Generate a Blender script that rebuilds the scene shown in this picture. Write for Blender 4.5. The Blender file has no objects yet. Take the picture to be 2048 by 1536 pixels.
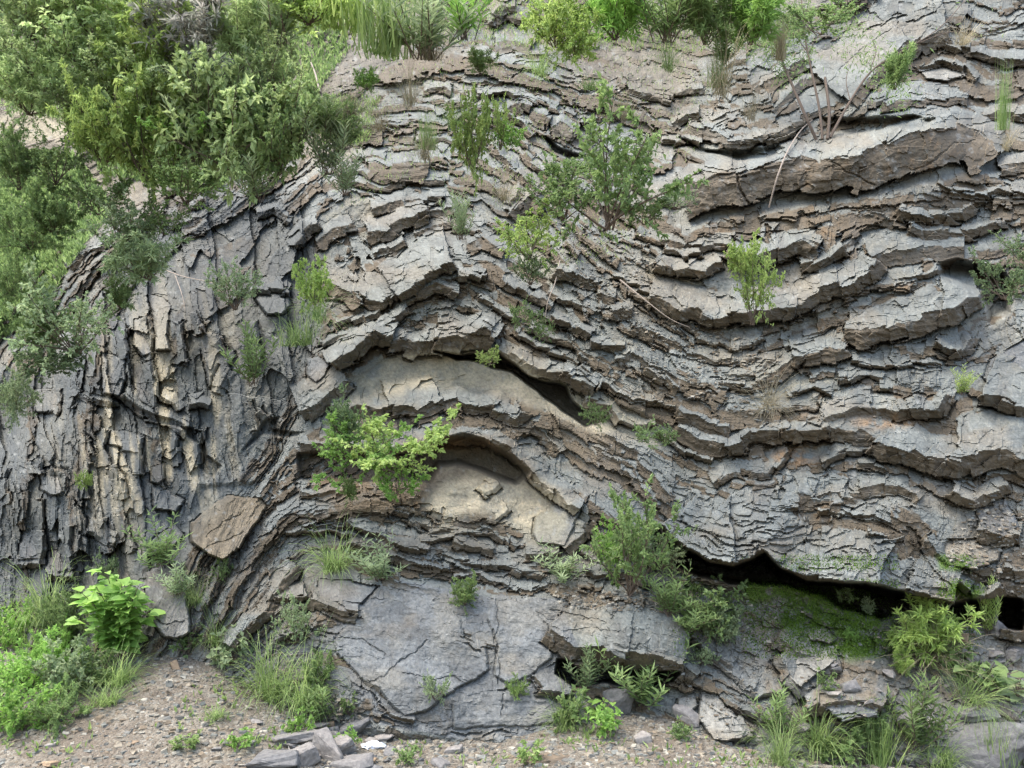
import bpy, math, random
import numpy as np
from mathutils import Vector, Matrix

random.seed(7)
SC = bpy.context.scene
COL = SC.collection

# ------------------------------------------------------------------ camera
PITCH = math.radians(10.0)
CAM = np.array([0.0, 0.0, 1.6])
FPX = 1774.0                       # focal length in photo pixels (2048 wide)
cd = bpy.data.cameras.new('camera')
cam = bpy.data.objects.new('camera', cd)
COL.objects.link(cam)
cam.location = CAM
cam.rotation_euler = (math.radians(90) + PITCH, 0, 0)
cd.sensor_width = 36.0
cd.lens = 36.0 * FPX / 2048.0
cd.clip_end = 500.0
SC.camera = cam

# ------------------------------------------------------------------ light
SUN_EL, SUN_AZ = math.radians(66), math.radians(-118)   # azimuth from +Y, clockwise
w = bpy.data.worlds.new('World')
SC.world = w
w.use_nodes = True
nt = w.node_tree
sky = nt.nodes.new('ShaderNodeTexSky')
sky.sky_type = 'NISHITA'
sky.sun_disc = False
sky.sun_elevation = SUN_EL
sky.sun_rotation = SUN_AZ
sky.air_density = 1.0
sky.dust_density = 4.0
sky.ozone_density = 1.0
nt.links.new(sky.outputs[0], nt.nodes['Background'].inputs[0])
nt.nodes['Background'].inputs[1].default_value = 0.15
sd = bpy.data.lights.new('sun', 'SUN')
sun = bpy.data.objects.new('sun', sd)
COL.objects.link(sun)
sd.energy = 0.85
sd.angle = math.radians(40)
sd.color = (1.0, 0.975, 0.93)
sdir = Vector((math.sin(SUN_AZ) * math.cos(SUN_EL), math.cos(SUN_AZ) * math.cos(SUN_EL), math.sin(SUN_EL)))
sun.rotation_euler = sdir.to_track_quat('Z', 'Y').to_euler()
sun.location = (0, -10, 20)
SC.view_settings.view_transform = 'Standard'
SC.view_settings.look = 'None'
SC.view_settings.gamma = 1.0
SC.view_settings.use_curve_mapping = False
SC.view_settings.exposure = 2.15

# ------------------------------------------------------------------ noise tools
def hsh(*a):
    """hash of integer arrays -> float 0..1"""
    v = np.zeros(np.broadcast(*a).shape, dtype=np.uint64)
    for i, x in enumerate(a):
        v = (v ^ np.asarray(x).astype(np.int64).astype(np.uint64)) * np.uint64(0x9E3779B97F4A7C15)
        v ^= v >> np.uint64(29)
        v = v * np.uint64(0xBF58476D1CE4E5B9)
        v ^= v >> np.uint64(32)
    return (v >> np.uint64(11)).astype(np.float64) / float(1 << 53)

TAB = {}
def vnoise(x, y, seed=0):
    xi = np.floor(x); yi = np.floor(y)
    fx = x - xi; fy = y - yi
    xi = xi.astype(np.int64) % 512; yi = yi.astype(np.int64) % 512
    tab = TAB.get(seed)
    if tab is None:
        tab = np.random.RandomState(seed + 11).rand(513, 513) * 2 - 1
        tab[512, :] = tab[0, :]; tab[:, 512] = tab[:, 0]; TAB[seed] = tab
    sx = fx * fx * (3 - 2 * fx); sy = fy * fy * (3 - 2 * fy)
    a = tab[yi, xi]; b = tab[yi, xi + 1]; c = tab[yi + 1, xi]; d = tab[yi + 1, xi + 1]
    return (a * (1 - sx) + b * sx) * (1 - sy) + (c * (1 - sx) + d * sx) * sy

def fbm(x, y, octv=4, seed=0, gain=0.5):
    r = 0; amp = 1; tot = 0
    for o in range(octv):
        r = r + amp * vnoise(x * 2 ** o + o * 17.3, y * 2 ** o + o * 9.1, seed + o)
        tot += amp; amp *= gain
    return r / tot

def facets(x, y, seed=0, off=1.0):
    """tilted-facet noise: every Voronoi cell is a tilted plane; returns height, cell id"""
    xi = np.floor(x).astype(np.int64); yi = np.floor(y).astype(np.int64)
    best = np.full(x.shape, 1e9); h = np.zeros(x.shape); cid = np.zeros(x.shape)
    for dy in (-1, 0, 1):
        for dx in (-1, 0, 1):
            cx = xi + dx; cy = yi + dy
            px = cx + hsh(cx, cy, seed); py = cy + hsh(cx, cy, seed + 1)
            d = np.abs(x - px) ** 1.4 + np.abs(y - py) ** 1.4
            m = d < best
            gx = hsh(cx, cy, seed + 2) - .5; gy = hsh(cx, cy, seed + 3) - .5; o = (hsh(cx, cy, seed + 4) - .5) * off
            hh = (x - px) * gx * 1.6 + (y - py) * gy * 1.6 + o * .8
            h = np.where(m, hh, h); cid = np.where(m, hsh(cx, cy, seed + 5), cid); best = np.where(m, d, best)
    return h, cid

# ------------------------------------------------------------------ helpers
def tag(o, label=None, cat=None, group=None, kind=None):
    if label: o['label'] = label
    if cat: o['category'] = cat
    if group: o['group'] = group
    if kind: o['kind'] = kind
    return o

def mesh_np(name, V, F, mat=None, attrs=None):
    """V (n,3); F (m,k) int array with k 3 or 4"""
    me = bpy.data.meshes.new(name)
    V = np.asarray(V, dtype=np.float32); F = np.asarray(F, dtype=np.int32)
    m, k = F.shape
    me.vertices.add(len(V)); me.vertices.foreach_set('co', V.ravel())
    me.loops.add(m * k); me.loops.foreach_set('vertex_index', F.ravel())
    me.polygons.add(m)
    me.polygons.foreach_set('loop_start', np.arange(0, m * k, k, dtype=np.int32))
    me.polygons.foreach_set('loop_total', np.full(m, k, dtype=np.int32))
    if attrs:
        for an, (ty, arr) in attrs.items():
            at = me.attributes.new(an, ty, 'POINT')
            at.data.foreach_set('color' if 'COLOR' in ty else 'vector', np.asarray(arr, dtype=np.float32).ravel())
    me.update(calc_edges=True)
    me.polygons.foreach_set('use_smooth', np.zeros(m, dtype=bool))
    if mat: me.materials.append(mat)
    return me

def link(name, me, parent=None, loc=None):
    o = bpy.data.objects.new(name, me)
    COL.objects.link(o)
    if parent is not None: o.parent = parent
    if loc is not None: o.location = loc
    return o

# ------------------------------------------------------------------ picture <-> place
ALPHA = math.radians(22)
P0 = np.array([0.0, 7.4, 0.0])
NRM = np.array([0.0, -math.cos(ALPHA), math.sin(ALPHA)])      # outward normal of the cliff's mean plane
FWD = np.array([0, math.cos(PITCH), math.sin(PITCH)]); UPV = np.array([0, -math.sin(PITCH), math.cos(PITCH)])

def place(px, py, h):
    """the point standing h metres proud of the cliff's mean plane, seen in direction (px, py)"""
    px = np.asarray(px, float); py = np.asarray(py, float)
    dx = (px - 1024) / FPX; dy = -(py - 768) / FPX
    d = np.stack([dx, FWD[1] + dy * UPV[1], FWD[2] + dy * UPV[2]], -1)
    t = (np.asarray(h) - NRM @ (CAM - P0)) / (d @ NRM)
    return CAM + d * t[..., None]
# ------------------------------------------------------------------ traced ledges
# tile letter: origin and scale of the drawing tiles; f front height, L depth of upper surface (tile units), P proud in cm
TILE = dict(A=(0, 0, .3418), B=(650, 0, .3662), C=(1350, 0, .3408), D=(0, 500, .3418), E=(600, 500, .3662),
            F=(1300, 500, .3652), G=(0, 1000, .349), H=(650, 1000, .3662), I=(1350, 1000, .349), P=(0, 0, 1.0))
LEDGES = """
C 235 110 38 40,1090 150,1060 300,1000 370,1020 520,960 640,950 740,920 840,950 960,910 1080,905 1150,870 1230,850 1350,800 1450,780 1550,750 1640,735 1780,760 1850,830 1900,900
C 40 120 16 1010,690 1150,610 1300,590 1500,560 1720,575
C 35 60 14 1020,640 1120,560 1280,540 1440,520 1600,540
C 90 330 30 1020,590 1130,450 1240,350 1350,260 1470,190 1600,160
C 90 70 20 460,540 600,440 690,380 780,330
C 60 60 16 570,650 650,560 760,470 860,440
C 55 110 18 740,670 900,600 1010,590
C 40 50 13 300,470 370,430 420,440
C 70 60 14 290,400 350,350 420,350
C 40 60 14 200,700 330,650 450,600 560,570
C 55 70 22 80,740 230,760 330,830 480,800 600,760 740,690
C 30 40 14 270,860 420,850 560,820 700,760
C 30 50 12 20,850 100,920 300,960 500,930 640,880
C 22 40 9 160,980 300,1000 420,990
C 35 150 16 0,1430 100,1450 340,1450
C 90 90 24 340,1440 380,1480 480,1490 640,1440 690,1410 760,1410 850,1440
C 60 80 16 940,1290 1040,1270 1120,1240 1300,1290
C 60 90 20 1310,1230 1400,1270 1580,1270 1680,1250 1750,1200
C 55 50 16 1380,1340 1480,1370 1600,1350 1720,1360 1850,1310 1920,1290
C 90 130 24 1150,1500 1290,1450 1400,1450 1550,1420 1690,1420
C 50 80 18 730,1480 850,1530 1000,1440 1040,1400
C 30 60 14 1530,1090 1650,1130 1840,1140 1900,1110 2100,1140
C 28 45 12 900,1200 1090,1180 1300,1190 1500,1160 1610,1140
C 22 60 10 500,1290 700,1250 900,1230
C 22 60 10 350,1350 520,1340 760,1330 850,1300
C 45 90 16 1300,80 1450,40 1500,20
C 30 60 12 1090,160 1250,90 1350,60
C 40 90 16 1500,260 1700,300 1860,350 2048,380
C 30 60 12 1600,120 1760,170 1930,150 2048,90
C 30 80 12 1400,400 1560,350 1700,400 1760,470
C 35 90 14 1700,690 1900,650 2100,690
C 60 80 20 1900,960 2048,930 2140,960
F 55 70 20 30,60 120,110 300,110 390,70
F 50 70 20 540,30 700,10 800,-20
F 45 70 18 825,70 960,30 1060,-20
F 78 120 30 0,250 80,270 140,310 230,310 350,350 450,340 560,330 640,330 740,310 830,300 970,210 1080,180 1200,100 1220,60
F 20 90 10 250,480 350,510 450,530 560,520 620,480
F 110 170 34 1080,420 1160,440 1290,400 1460,380 1530,330 1660,320 1720,260 1800,240
F 60 110 20 780,570 860,560 960,550 1010,540 1075,520
F 70 60 18 590,720 680,680 760,620 790,570
F 25 60 12 340,660 430,680 560,670 640,600 700,590
F 30 30 12 380,720 560,750
F 60 100 22 960,930 1130,860 1300,880 1450,870 1580,880 1620,800
F 90 200 32 930,960 1000,990 1180,1010 1300,1070 1450,1090 1560,1140 1700,1160 1830,1110 1940,1100 2100,1160
F 75 60 20 150,870 200,900 280,930 330,960 440,970
F 70 50 24 150,960 270,1040 380,1060 480,1040 560,1000 700,990 830,1000 980,980
F 28 100 12 340,1270 400,1230 470,1200 640,1220 690,1160 750,1080
F 60 60 20 880,1340 950,1320 1100,1330 1220,1300 1370,1290 1480,1370
F 30 50 12 1140,1180 1230,1180 1300,1220
F 30 50 12 940,1160 1040,1100 1200,1080
F 50 60 15 0,450 60,470 190,540
F 60 50 18 0,640 80,700 160,750
F 30 40 12 180,720 300,740 370,770
F 20 40 9 1040,700 1130,680 1200,670 1280,700
F 25 80 11 670,840 760,860 900,860 940,780
F 25 50 12 1170,160 1300,180 1400,150 1500,140 1590,90
F 25 40 11 1020,240 1200,220 1390,190 1450,210
F 20 30 9 740,520 830,480 920,440 1060,380
F 20 40 9 1100,620 1280,640 1460,620 1600,640
F 80 200 28 1820,790 1900,820 2100,880
F 40 90 16 1840,1230 1960,1240 2100,1240
F 30 50 12 200,550 330,600 480,610
F 22 60 10 1250,760 1400,800 1560,780
F 22 50 10 760,800 900,760 1000,790
F 60 70 22 1640,1330 1780,1390 1900,1330 1960,1300
F 50 60 16 1560,520 1640,560 1740,540 1780,480
F 24 40 10 0,820 90,840 160,880
F 24 40 10 60,1000 180,1090 340,1130
F 26 60 12 1500,1200 1640,1230 1800,1290
E 40 200 20 290,230 370,280 460,290 520,240 640,160 760,80 830,60
E 60 80 16 100,150 200,190 280,210 340,280
E 30 60 12 440,430 520,400 600,330
E 25 40 10 560,300 660,230 780,150 900,110
E 85 70 36 170,620 290,560 400,460 450,480 560,470 620,500 720,480 830,470 920,460 1000,430 1070,470
E 60 60 30 1090,540 1180,570 1300,640 1400,660 1500,700 1620,760
E 50 110 22 180,860 330,850 420,870 560,850 650,860 700,850 800,820 870,810 950,840 1060,830 1120,880 1170,900 1210,860
E 50 120 26 0,1050 110,1060 250,1070 420,1080 600,1060 700,1020 850,1000 960,990 1040,1020 1150,1090 1250,1170 1320,1250 1420,1340 1520,1420
E 40 90 14 1185,1000 1290,960 1380,1060 1410,1110
E 40 40 13 1100,150 1200,200 1320,250 1380,300
E 70 50 20 1390,110 1480,120 1560,160 1620,170
E 70 60 20 1620,230 1720,240
E 60 60 16 1700,340 1760,320 1810,330
E 20 40 9 980,260 1060,310 1170,370
E 50 40 16 1370,370 1450,410 1590,470
E 60 60 18 1820,410 1900,440 2048,520
E 60 50 16 1600,490 1700,500 1770,510
E 80 50 20 1730,600 1820,560 1900,620 2048,700
E 30 60 14 1540,640 1640,720 1800,790 1900,830 2040,860
E 30 60 11 760,390 860,400 950,440 1070,460
E 30 50 12 1520,560 1600,600 1680,630
E 30 50 12 1360,220 1450,280 1600,330
E 40 50 14 1900,270 1980,330 2060,380
E 25 40 10 1180,420 1300,500 1440,560 1520,600
E 22 40 9 1250,420 1350,480 1500,530
E 30 60 12 1640,880 1780,930 1940,950
E 40 60 13 1560,800 1700,850 1760,930
E 22 60 5 970,1300 1010,1340 1090,1290
E 40 40 14 0,1330 150,1340 280,1300 400,1290 540,1330 640,1350
E 60 120 22 0,870 100,830 190,760 250,700
E 50 60 16 640,230 740,190 850,220
E 40 60 14 860,140 940,130 1010,150
E 20 40 9 200,400 330,380 440,330
E 20 40 9 100,500 230,470 380,430
E 24 50 10 880,290 980,330 1080,400
E 26 40 12 1700,160 1830,190 1900,240
B 60 90 22 230,1270 340,1250 440,1190 550,1150
B 40 40 14 260,1360 340,1350 430,1300
B 40 50 14 560,1150 640,1160 700,1140
B 50 60 16 250,1130 330,1100 420,1080 440,1110
B 30 40 12 440,1080 520,1070 650,1080
B 100 45 22 240,900 350,910 460,890 560,900
B 28 40 11 310,650 420,660 500,670
B 20 30 9 310,700 490,705
B 30 30 11 350,740 480,750
B 100 50 26 70,650 130,640 190,700
B 100 40 26 190,680 300,670
B 50 40 14 620,600 680,580 750,570
B 40 50 13 1000,580 1060,560 1130,570
B 60 50 15 1150,600 1230,640
B 75 60 19 1230,690 1290,670 1380,710
B 22 40 10 1400,640 1500,640
B 30 50 12 1300,540 1420,550
B 22 40 10 1420,590 1560,600 1700,620
B 55 70 22 930,230 1050,220 1140,250
B 40 40 15 1050,320 1170,310 1260,330
B 50 40 14 1020,380 1130,350 1230,360
B 30 60 14 900,120 1000,70 1100,110
B 60 60 18 920,80 960,30 1030,20
B 25 40 10 980,420 1100,440 1250,470
B 30 50 12 1140,480 1270,470 1330,500
B 30 40 12 540,480 620,470 690,490
B 30 40 12 1280,410 1360,430 1400,460
B 30 50 12 1620,480 1760,520 1880,540
B 30 50 12 1600,540 1700,560 1790,590
B 24 40 10 1400,460 1520,480 1640,460
B 26 50 12 1800,480 1940,500 2060,480
B 30 40 12 1000,620 1080,670 1130,730
B 30 40 14 1040,760 1100,810
B 30 60 16 1100,830 1180,900 1250,990
B 30 40 14 920,780 1030,900 1180,1050
B 70 60 20 1020,1180 1120,1080 1180,1150
B 60 60 18 1000,1110 1060,1030 1110,1070
B 50 70 18 1700,1250 1800,1300 1900,1320 2048,1320
B 25 50 11 1850,1370 1960,1400 2048,1400
B 50 50 16 770,1340 870,1310 960,1370
B 40 50 14 1310,1310 1380,1390
B 45 60 16 1900,690 1990,640 2048,630
B 30 50 12 150,870 240,860 330,880
B 24 40 10 100,910 200,920 260,960
B 24 50 10 150,1010 300,1030 420,1010
B 24 50 10 500,760 640,750 700,770
B 24 50 10 750,550 860,510 960,500 1080,530
B 24 50 10 430,1000 560,990 640,1010
B 30 60 12 480,1260 560,1230 680,1200
B 24 50 10 700,1230 850,1250 900,1290
B 40 50 14 1840,770 1960,760 2048,780
A 60 60 16 1060,1190 1120,1200 1190,1160
A 100 50 16 1070,1300 1180,1290
A 60 60 14 920,1250 1000,1260 1050,1300
A 40 50 14 1500,1250 1600,1220 1700,1300
A 60 50 16 1850,1400 1960,1330 2050,1290
A 50 50 14 1700,1420 1780,1330 1850,1290
A 40 80 14 400,1560 520,1450 640,1380 700,1370
A 60 90 14 900,1200 960,1130 1040,1080
D 16 90 20 895,640 890,500 885,400 860,380
D 22 90 24 935,950 920,850 905,700 895,650
D 18 40 16 1165,500 1140,430 1120,370
D 16 70 14 1080,650 1060,540 1050,420
D 22 60 20 1185,1250 1170,1150 1190,1050
D 40 80 18 1490,250 1560,230 1690,240
D 24 60 16 1490,240 1470,150 1460,110
D 20 70 16 1530,650 1510,540 1480,410
D 18 60 14 750,640 740,540 745,450
D 24 60 18 330,950 350,880 340,820
D 20 70 14 420,950 440,850 470,820
D 18 60 14 845,1310 835,1200 840,1110
D 30 80 18 240,1310 250,1250 230,1210
D 24 70 18 350,1420 380,1320 300,1290
D 18 50 12 1040,1250 1030,1150 1020,1050
D 18 60 12 640,1250 610,1150 620,1050
D 20 60 14 540,1200 520,1120 480,1080
D 30 60 16 1110,900 1180,890 1220,900
D 30 60 16 940,850 1010,870 1050,930
D 30 50 16 440,820 560,860 700,880
D 40 60 20 740,820 850,930 980,980 1090,1040
D 24 60 14 1330,700 1290,770 1270,830
D 20 60 14 1340,650 1310,580 1280,530
D 30 60 18 1480,1060 1460,960 1440,900
D 30 60 18 1590,1040 1560,980 1520,930
D 18 60 12 160,1150 170,1050 190,980
D 18 60 12 60,1480 40,1380 50,1280
D 18 60 12 530,1450 520,1350 530,1250
D 18 60 12 700,1450 690,1350 650,1260
D 18 50 12 560,740 570,640 590,560
D 18 50 12 470,830 430,760 440,700
G 26 70 16 230,370 240,280 230,180
G 22 70 16 240,180 230,100 220,0
G 22 70 16 410,400 400,280 405,150
G 30 60 16 100,350 170,370 240,360
G 30 60 16 270,420 340,430 400,420
G 22 60 12 90,190 80,90 90,0
G 22 60 12 540,560 560,480 550,380
G 20 60 12 640,300 620,200 610,120
G 20 60 12 490,180 480,100 460,40
G 30 60 14 500,180 580,220 650,250
G 20 50 12 770,290 730,180 700,80
G 60 80 24 1310,830 1400,730 1500,640 1560,540 1620,440 1680,360
G 22 50 10 1440,250 1480,210 1560,160 1640,90
G 26 60 12 1640,60 1760,80 1900,110 2020,140
G 22 40 10 1640,200 1760,200 1900,190 2020,220
G 22 50 10 1730,160 1850,150 1990,160
G 24 50 10 1350,420 1440,360 1500,300
G 30 80 14 1530,580 1640,590 1760,560
G 60 80 22 1780,560 1860,590 1940,620 2040,640
G 30 60 14 1730,720 1830,740 1940,740
G 26 60 12 1520,680 1600,640 1700,610
G 26 50 12 1580,800 1680,780 1760,770
H 24 50 11 150,40 300,50 460,80
H 22 50 10 470,110 520,130 580,130
H 22 50 10 570,170 640,140 700,150 780,160 850,150
H 22 50 10 850,150 920,110 1000,50
H 22 60 12 530,230 640,220 760,180 900,170 980,210 1040,260
H 30 60 14 700,230 800,250 915,275
H 30 60 14 120,130 250,190 380,240 560,270
H 40 60 18 130,240 280,290 420,350 560,380 680,390
H 30 50 14 280,240 380,290
H 30 50 14 400,330 570,350
H 30 50 14 600,360 700,350 800,390
H 26 60 12 700,410 830,400 930,440 1080,470 1200,470
H 26 60 12 640,290 760,330 900,340
H 24 60 12 900,350 1040,380 1180,420
H 90 250 36 1230,710 1370,820 1500,810 1600,830 1780,840 1860,870 1970,890
H 34 60 14 0,560 90,590 190,600
H 30 60 12 760,740 840,790 920,800
H 60 70 18 1300,260 1400,180 1420,130
H 40 60 14 1090,290 1190,300 1280,280
H 40 60 14 1120,360 1230,370 1330,380
H 30 150 14 1120,960 1180,1040 1300,1070
H 22 120 9 700,1240 860,1260 1000,1240
H 26 70 12 960,1000 1040,1010 1110,970
H 30 60 14 200,1130 330,1150 480,1190
H 40 60 14 230,980 300,1060 360,1110
H 20 40 9 1400,280 1500,330 1600,370
H 40 80 16 1430,400 1560,420 1680,400
I 28 330 44 -80,130 0,235 200,340 320,365 420,330 520,300 600,400 760,455 900,440 1100,480 1300,520 1450,550 1590,590
I 30 70 14 820,50 960,50 1150,80 1300,150
I 24 50 11 300,90 450,130 640,140 760,100
I 24 50 11 500,250 620,280 740,220 860,200
I 24 60 12 150,200 300,240 460,230
I 24 60 12 860,280 980,250 1090,250 1150,310
I 22 50 10 0,80 120,150 260,190
I 22 50 10 720,350 860,370 1000,350
I 22 50 10 400,40 560,60 700,60
I 24 50 12 1100,180 1230,220 1310,215
I 60 60 22 1560,400 1650,460 1700,500
I 60 70 24 1700,540 1800,550 1880,500
I 60 100 26 1440,210 1500,330 1560,400
I 60 120 24 1740,190 1890,215 1980,220
I 50 80 18 1880,400 2000,430 2100,430
I 70 100 24 1880,720 1960,730 2100,720
I 60 120 20 590,800 680,860 850,930 940,920
I 60 120 20 590,900 660,1030 760,1110
I 90 140 26 760,1190 860,1160 980,1150 1100,1160 1190,1190
I 24 60 11 330,1040 460,1110 620,1100
I 24 60 11 100,800 230,900 330,960
I 22 60 11 200,920 330,1010 440,1090
I 26 150 14 230,1380 380,1390 450,1340
I 22 60 10 300,1160 420,1220 560,1280
I 40 80 14 1280,880 1400,870
I 26 60 12 740,640 830,700 900,720
I 60 90 18 0,920 60,950 130,1010
"""
# guides that only bend the bedding (photo pixels; the younger side is on the left hand of travel)
GUIDES = """
60,1250 50,1000 40,800
150,1250 140,1000 160,760
240,1200 230,950 215,700
330,1100 310,900 290,650
400,1050 390,850 350,600
480,880 450,720 400,520
540,800 510,640 480,480
590,720 570,560 560,430
600,640 640,520 720,400
500,420 560,330 640,230
380,420 430,330 520,220
150,600 260,470 400,380
40,700 130,560 230,430
0,400 100,330 220,250
620,250 680,160 760,90
400,1290 470,1150 560,1040 700,1000 860,1040 1000,1090 1150,1150
520,1250 600,1140 700,1130 800,1180
600,1330 700,1400 800,1450
640,900 750,840 900,820 1020,860 1110,960 1200,1060 1280,1160
620,760 760,720 900,700 1040,740 1180,830 1280,880
1180,870 1250,930 1320,1020 1420,1090 1560,1090 1700,1120 1850,1180
1230,860 1320,940 1400,1010 1520,1040 1650,1040 1800,1080
1380,1280 1480,1370 1560,1460
1500,1250 1620,1330 1760,1400
1000,300 1100,420 1180,520 1280,620 1400,700
900,560 1000,600 1130,700 1260,780
800,200 1000,180 1200,190 1350,220
1700,380 1850,350 2000,370
1400,200 1550,120 1700,40
1600,250 1800,180 2048,160
1850,900 1950,950 2048,980
1000,60 1150,40 1300,60
"""
# recesses: depth in cm, softness px, polygon
HOLES = """
E 50 9 740,548 900,578 1090,560 1250,690 1450,760 1530,860 1640,935 1560,965 1450,880 1300,770 1150,670 1000,612 850,590
E 34 22 560,1150 640,1090 800,1040 900,1015 1000,1045 1150,1120 1240,1210 1180,1270 1050,1240 930,1190 850,1150 760,1170 700,1265 620,1250
E 16 14 0,1120 200,1110 480,1120 600,1140 640,1260 400,1270 150,1270 0,1260
I 140 16 -120,180 0,255 200,370 330,390 520,310 620,405 760,465 1100,490 1590,598 1700,575 1880,560 1990,580 2010,660 1990,740 1850,720 1750,690 1500,680 1300,650 1180,690 1000,630 850,560 700,510 500,480 300,470 100,430 -100,330
H 70 10 1380,925 1500,930 1700,925 1950,955 1900,1000 1780,1010 1500,1000 1350,1010 1250,940 1260,870 1320,880
F 45 22 1600,90 1700,60 1900,100 1980,200 1960,330 1860,380 1820,230 1700,190 1600,140
D 13 8 1060,1050 1190,1040 1200,1200 1290,1260 1240,1320 1160,1270 1150,1130
D 7 9 640,870 740,890 830,940 930,970 1080,1040 1060,1060 900,1000 740,930
C 22 16 20,800 90,830 200,900 380,950 560,930 640,870 600,850 420,900 250,900 120,870
C 18 14 860,700 1000,700 1200,700 1400,680 1520,700 1480,740 1300,760 1100,790 900,790
B 20 12 1200,760 1300,820 1420,860 1340,870 1230,830
D 8 12 1520,1090 1740,1080 1780,1060 1600,1050 1640,980 1560,1000 1430,1180
G 22 8 350,530 420,540 520,600 480,610 420,580
"""
# raised blocks: P cm, tilt-x, tilt-y, tint, polygon
BLOCKS = """
G 30 -.2 .5 rust 1090,130 1220,30 1300,-30 1500,-20 1530,30 1480,110 1400,230 1370,290 1280,345 1180,310 1095,240
G 30 .1 .4 grey 835,420 880,385 960,360 1030,400 1065,470 1075,600 1085,760 1010,805 940,790 880,720 835,640
G 16 .1 .4 pale 860,250 920,180 1010,120 1060,200 1000,260 900,270
D 16 .2 .3 dark 885,1265 965,1240 972,1340 925,1372 880,1350
D 20 0 .5 pale 230,1290 300,1260 350,1330 370,1420 300,1440 240,1400
D 16 0 .4 grey 190,820 280,810 350,830 330,940 260,960 195,950
D 14 0 .4 pale 880,1380 960,1390 1080,1460 1040,1530 900,1520
D 18 .1 .4 slate 865,250 960,270 1000,320 980,480 1000,590 910,600 895,480 885,370
D 16 .1 .4 slate 1480,200 1560,170 1690,220 1700,330 1650,380 1560,380 1500,290
D 18 0 .3 slate 1790,640 1870,610 1940,660 1900,740 1850,790 1800,740
D 12 0 .4 tan 1180,480 1270,480 1340,640 1350,700 1290,810 1220,800 1190,650
D 14 0 .5 slate 780,400 860,385 885,430 890,610 830,630 780,560
D 15 0 .4 grey 770,650 900,660 930,900 880,930 800,870 780,780
D 15 0 .4 slate 590,590 680,610 740,640 740,760 700,860 600,840
D 15 .3 .3 slate 600,1060 730,1050 830,1090 830,1200 740,1180 640,1140
G 16 0 .5 grey 270,290 370,280 400,400 330,435 270,415
G 16 0 .5 slate 110,170 230,190 240,350 110,345
G 12 0 .4 slate 560,480 600,400 680,440 640,540 570,560
H 26 .1 .5 slab 50,760 180,615 330,560 500,480 640,570 740,650 760,750 880,790 900,930 640,1080 560,1150 430,1180 350,1100 290,1030 190,970 60,830
H 22 0 .5 slab 900,560 960,510 1150,600 1220,690 1240,860 1120,960 1010,1010 930,960 940,800 890,640
H 12 0 .3 slab 700,1110 980,1060 1200,1090 1330,1130 1290,1220 1000,1240 700,1250
H 22 0 .5 slate 1140,960 1260,880 1370,930 1350,1070 1180,1040
H 18 .2 .4 slate 1140,110 1240,20 1400,60 1310,260 1150,240 1130,180
H 14 0 .5 slate -40,430 130,430 300,470 200,570 40,560 -40,520
I 26 .1 .6 pale 600,820 720,780 930,920 820,1000 720,1090 620,1000
I 30 0 .6 slate 800,1120 930,1030 1080,1060 1180,1150 1170,1240 960,1270 850,1200
I 18 0 .5 pale 740,740 860,720 920,800 880,830 770,800
I 20 -.1 .5 pale 140,1080 250,1120 420,1330 380,1385 220,1380 130,1250
I 14 0 .4 pale 20,1130 110,1100 140,1180 60,1240 10,1200
I 24 .1 .4 slate 1700,20 1880,-20 1980,150 1890,220 1760,180
I 22 .2 .4 tan 1500,240 1560,220 1880,220 1860,350 1700,400 1560,380
F 20 0 .4 slate 1860,600 2060,480 2100,640 2090,840 1900,800 1820,700
C 16 0 .5 pale 1400,400 1560,350 1690,380 1720,450 1600,480 1470,470
"""

# open cracks and fine fissures: width px, depth cm, line
CRACKS = """
H 7 2 560,770 480,840 400,890 330,960 250,1000
H 6 2 930,540 950,700 920,800 960,900 950,1000
H 6 2 430,940 580,980 700,960 760,1000
H 7 2 980,1060 960,1170
H 5 2 60,740 200,760 330,850
H 6 2 1230,600 1400,630 1540,670
H 5 1.5 1300,720 1450,700 1620,720
C 12 5 330,1000 370,1040 380,1100 430,1200
C 8 3 640,1160 720,1120 780,1080
C 6 2 1400,1000 1500,960 1640,840 1760,830
C 7 2 900,930 1000,1000 1180,1090
C 6 2 830,560 980,400 1150,250 1280,160
C 6 2 950,620 1060,470 1180,330
F 6 2 1100,380 1180,330 1300,300 1400,310
F 6 2 1150,330 1300,250 1420,240
F 5 2 640,230 760,200 900,120
F 5 2 1280,690 1380,740 1500,730
G 7 3 840,640 950,715 1060,690
G 6 2 900,400 1000,440 1040,430
G 6 2 1180,220 1280,130 1420,60
G 6 2 1120,300 1250,250 1400,180
E 6 2 990,420 1100,440 1130,560
E 5 1.5 560,700 700,740 900,690
I 6 2 880,1060 980,1090 1100,1070
I 6 2 180,1160 260,1230 330,1330
"""

def parse(txt):
    out = []
    for ln in txt.strip().splitlines():
        out.append(ln.split())
    return out

def pts(tok, tile='P'):
    ox, oy, s = TILE[tile]
    return np.array([[ox + float(a) * s, oy + float(b) * s] for a, b in (t.split(',') for t in tok)])

ledges = [(t[0], float(t[1]) * TILE[t[0]][2], float(t[2]) * TILE[t[0]][2], float(t[3]) / 100, pts(t[4:], t[0])) for t in parse(LEDGES)]
guides = [pts(t) for t in parse(GUIDES)]
holes = [(float(t[1]) / 100, float(t[2]) * TILE[t[0]][2], pts(t[3:], t[0])) for t in parse(HOLES)]
blocks = [(float(t[1]) / 100, float(t[2]), float(t[3]), t[4], pts(t[5:], t[0])) for t in parse(BLOCKS)]

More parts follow.
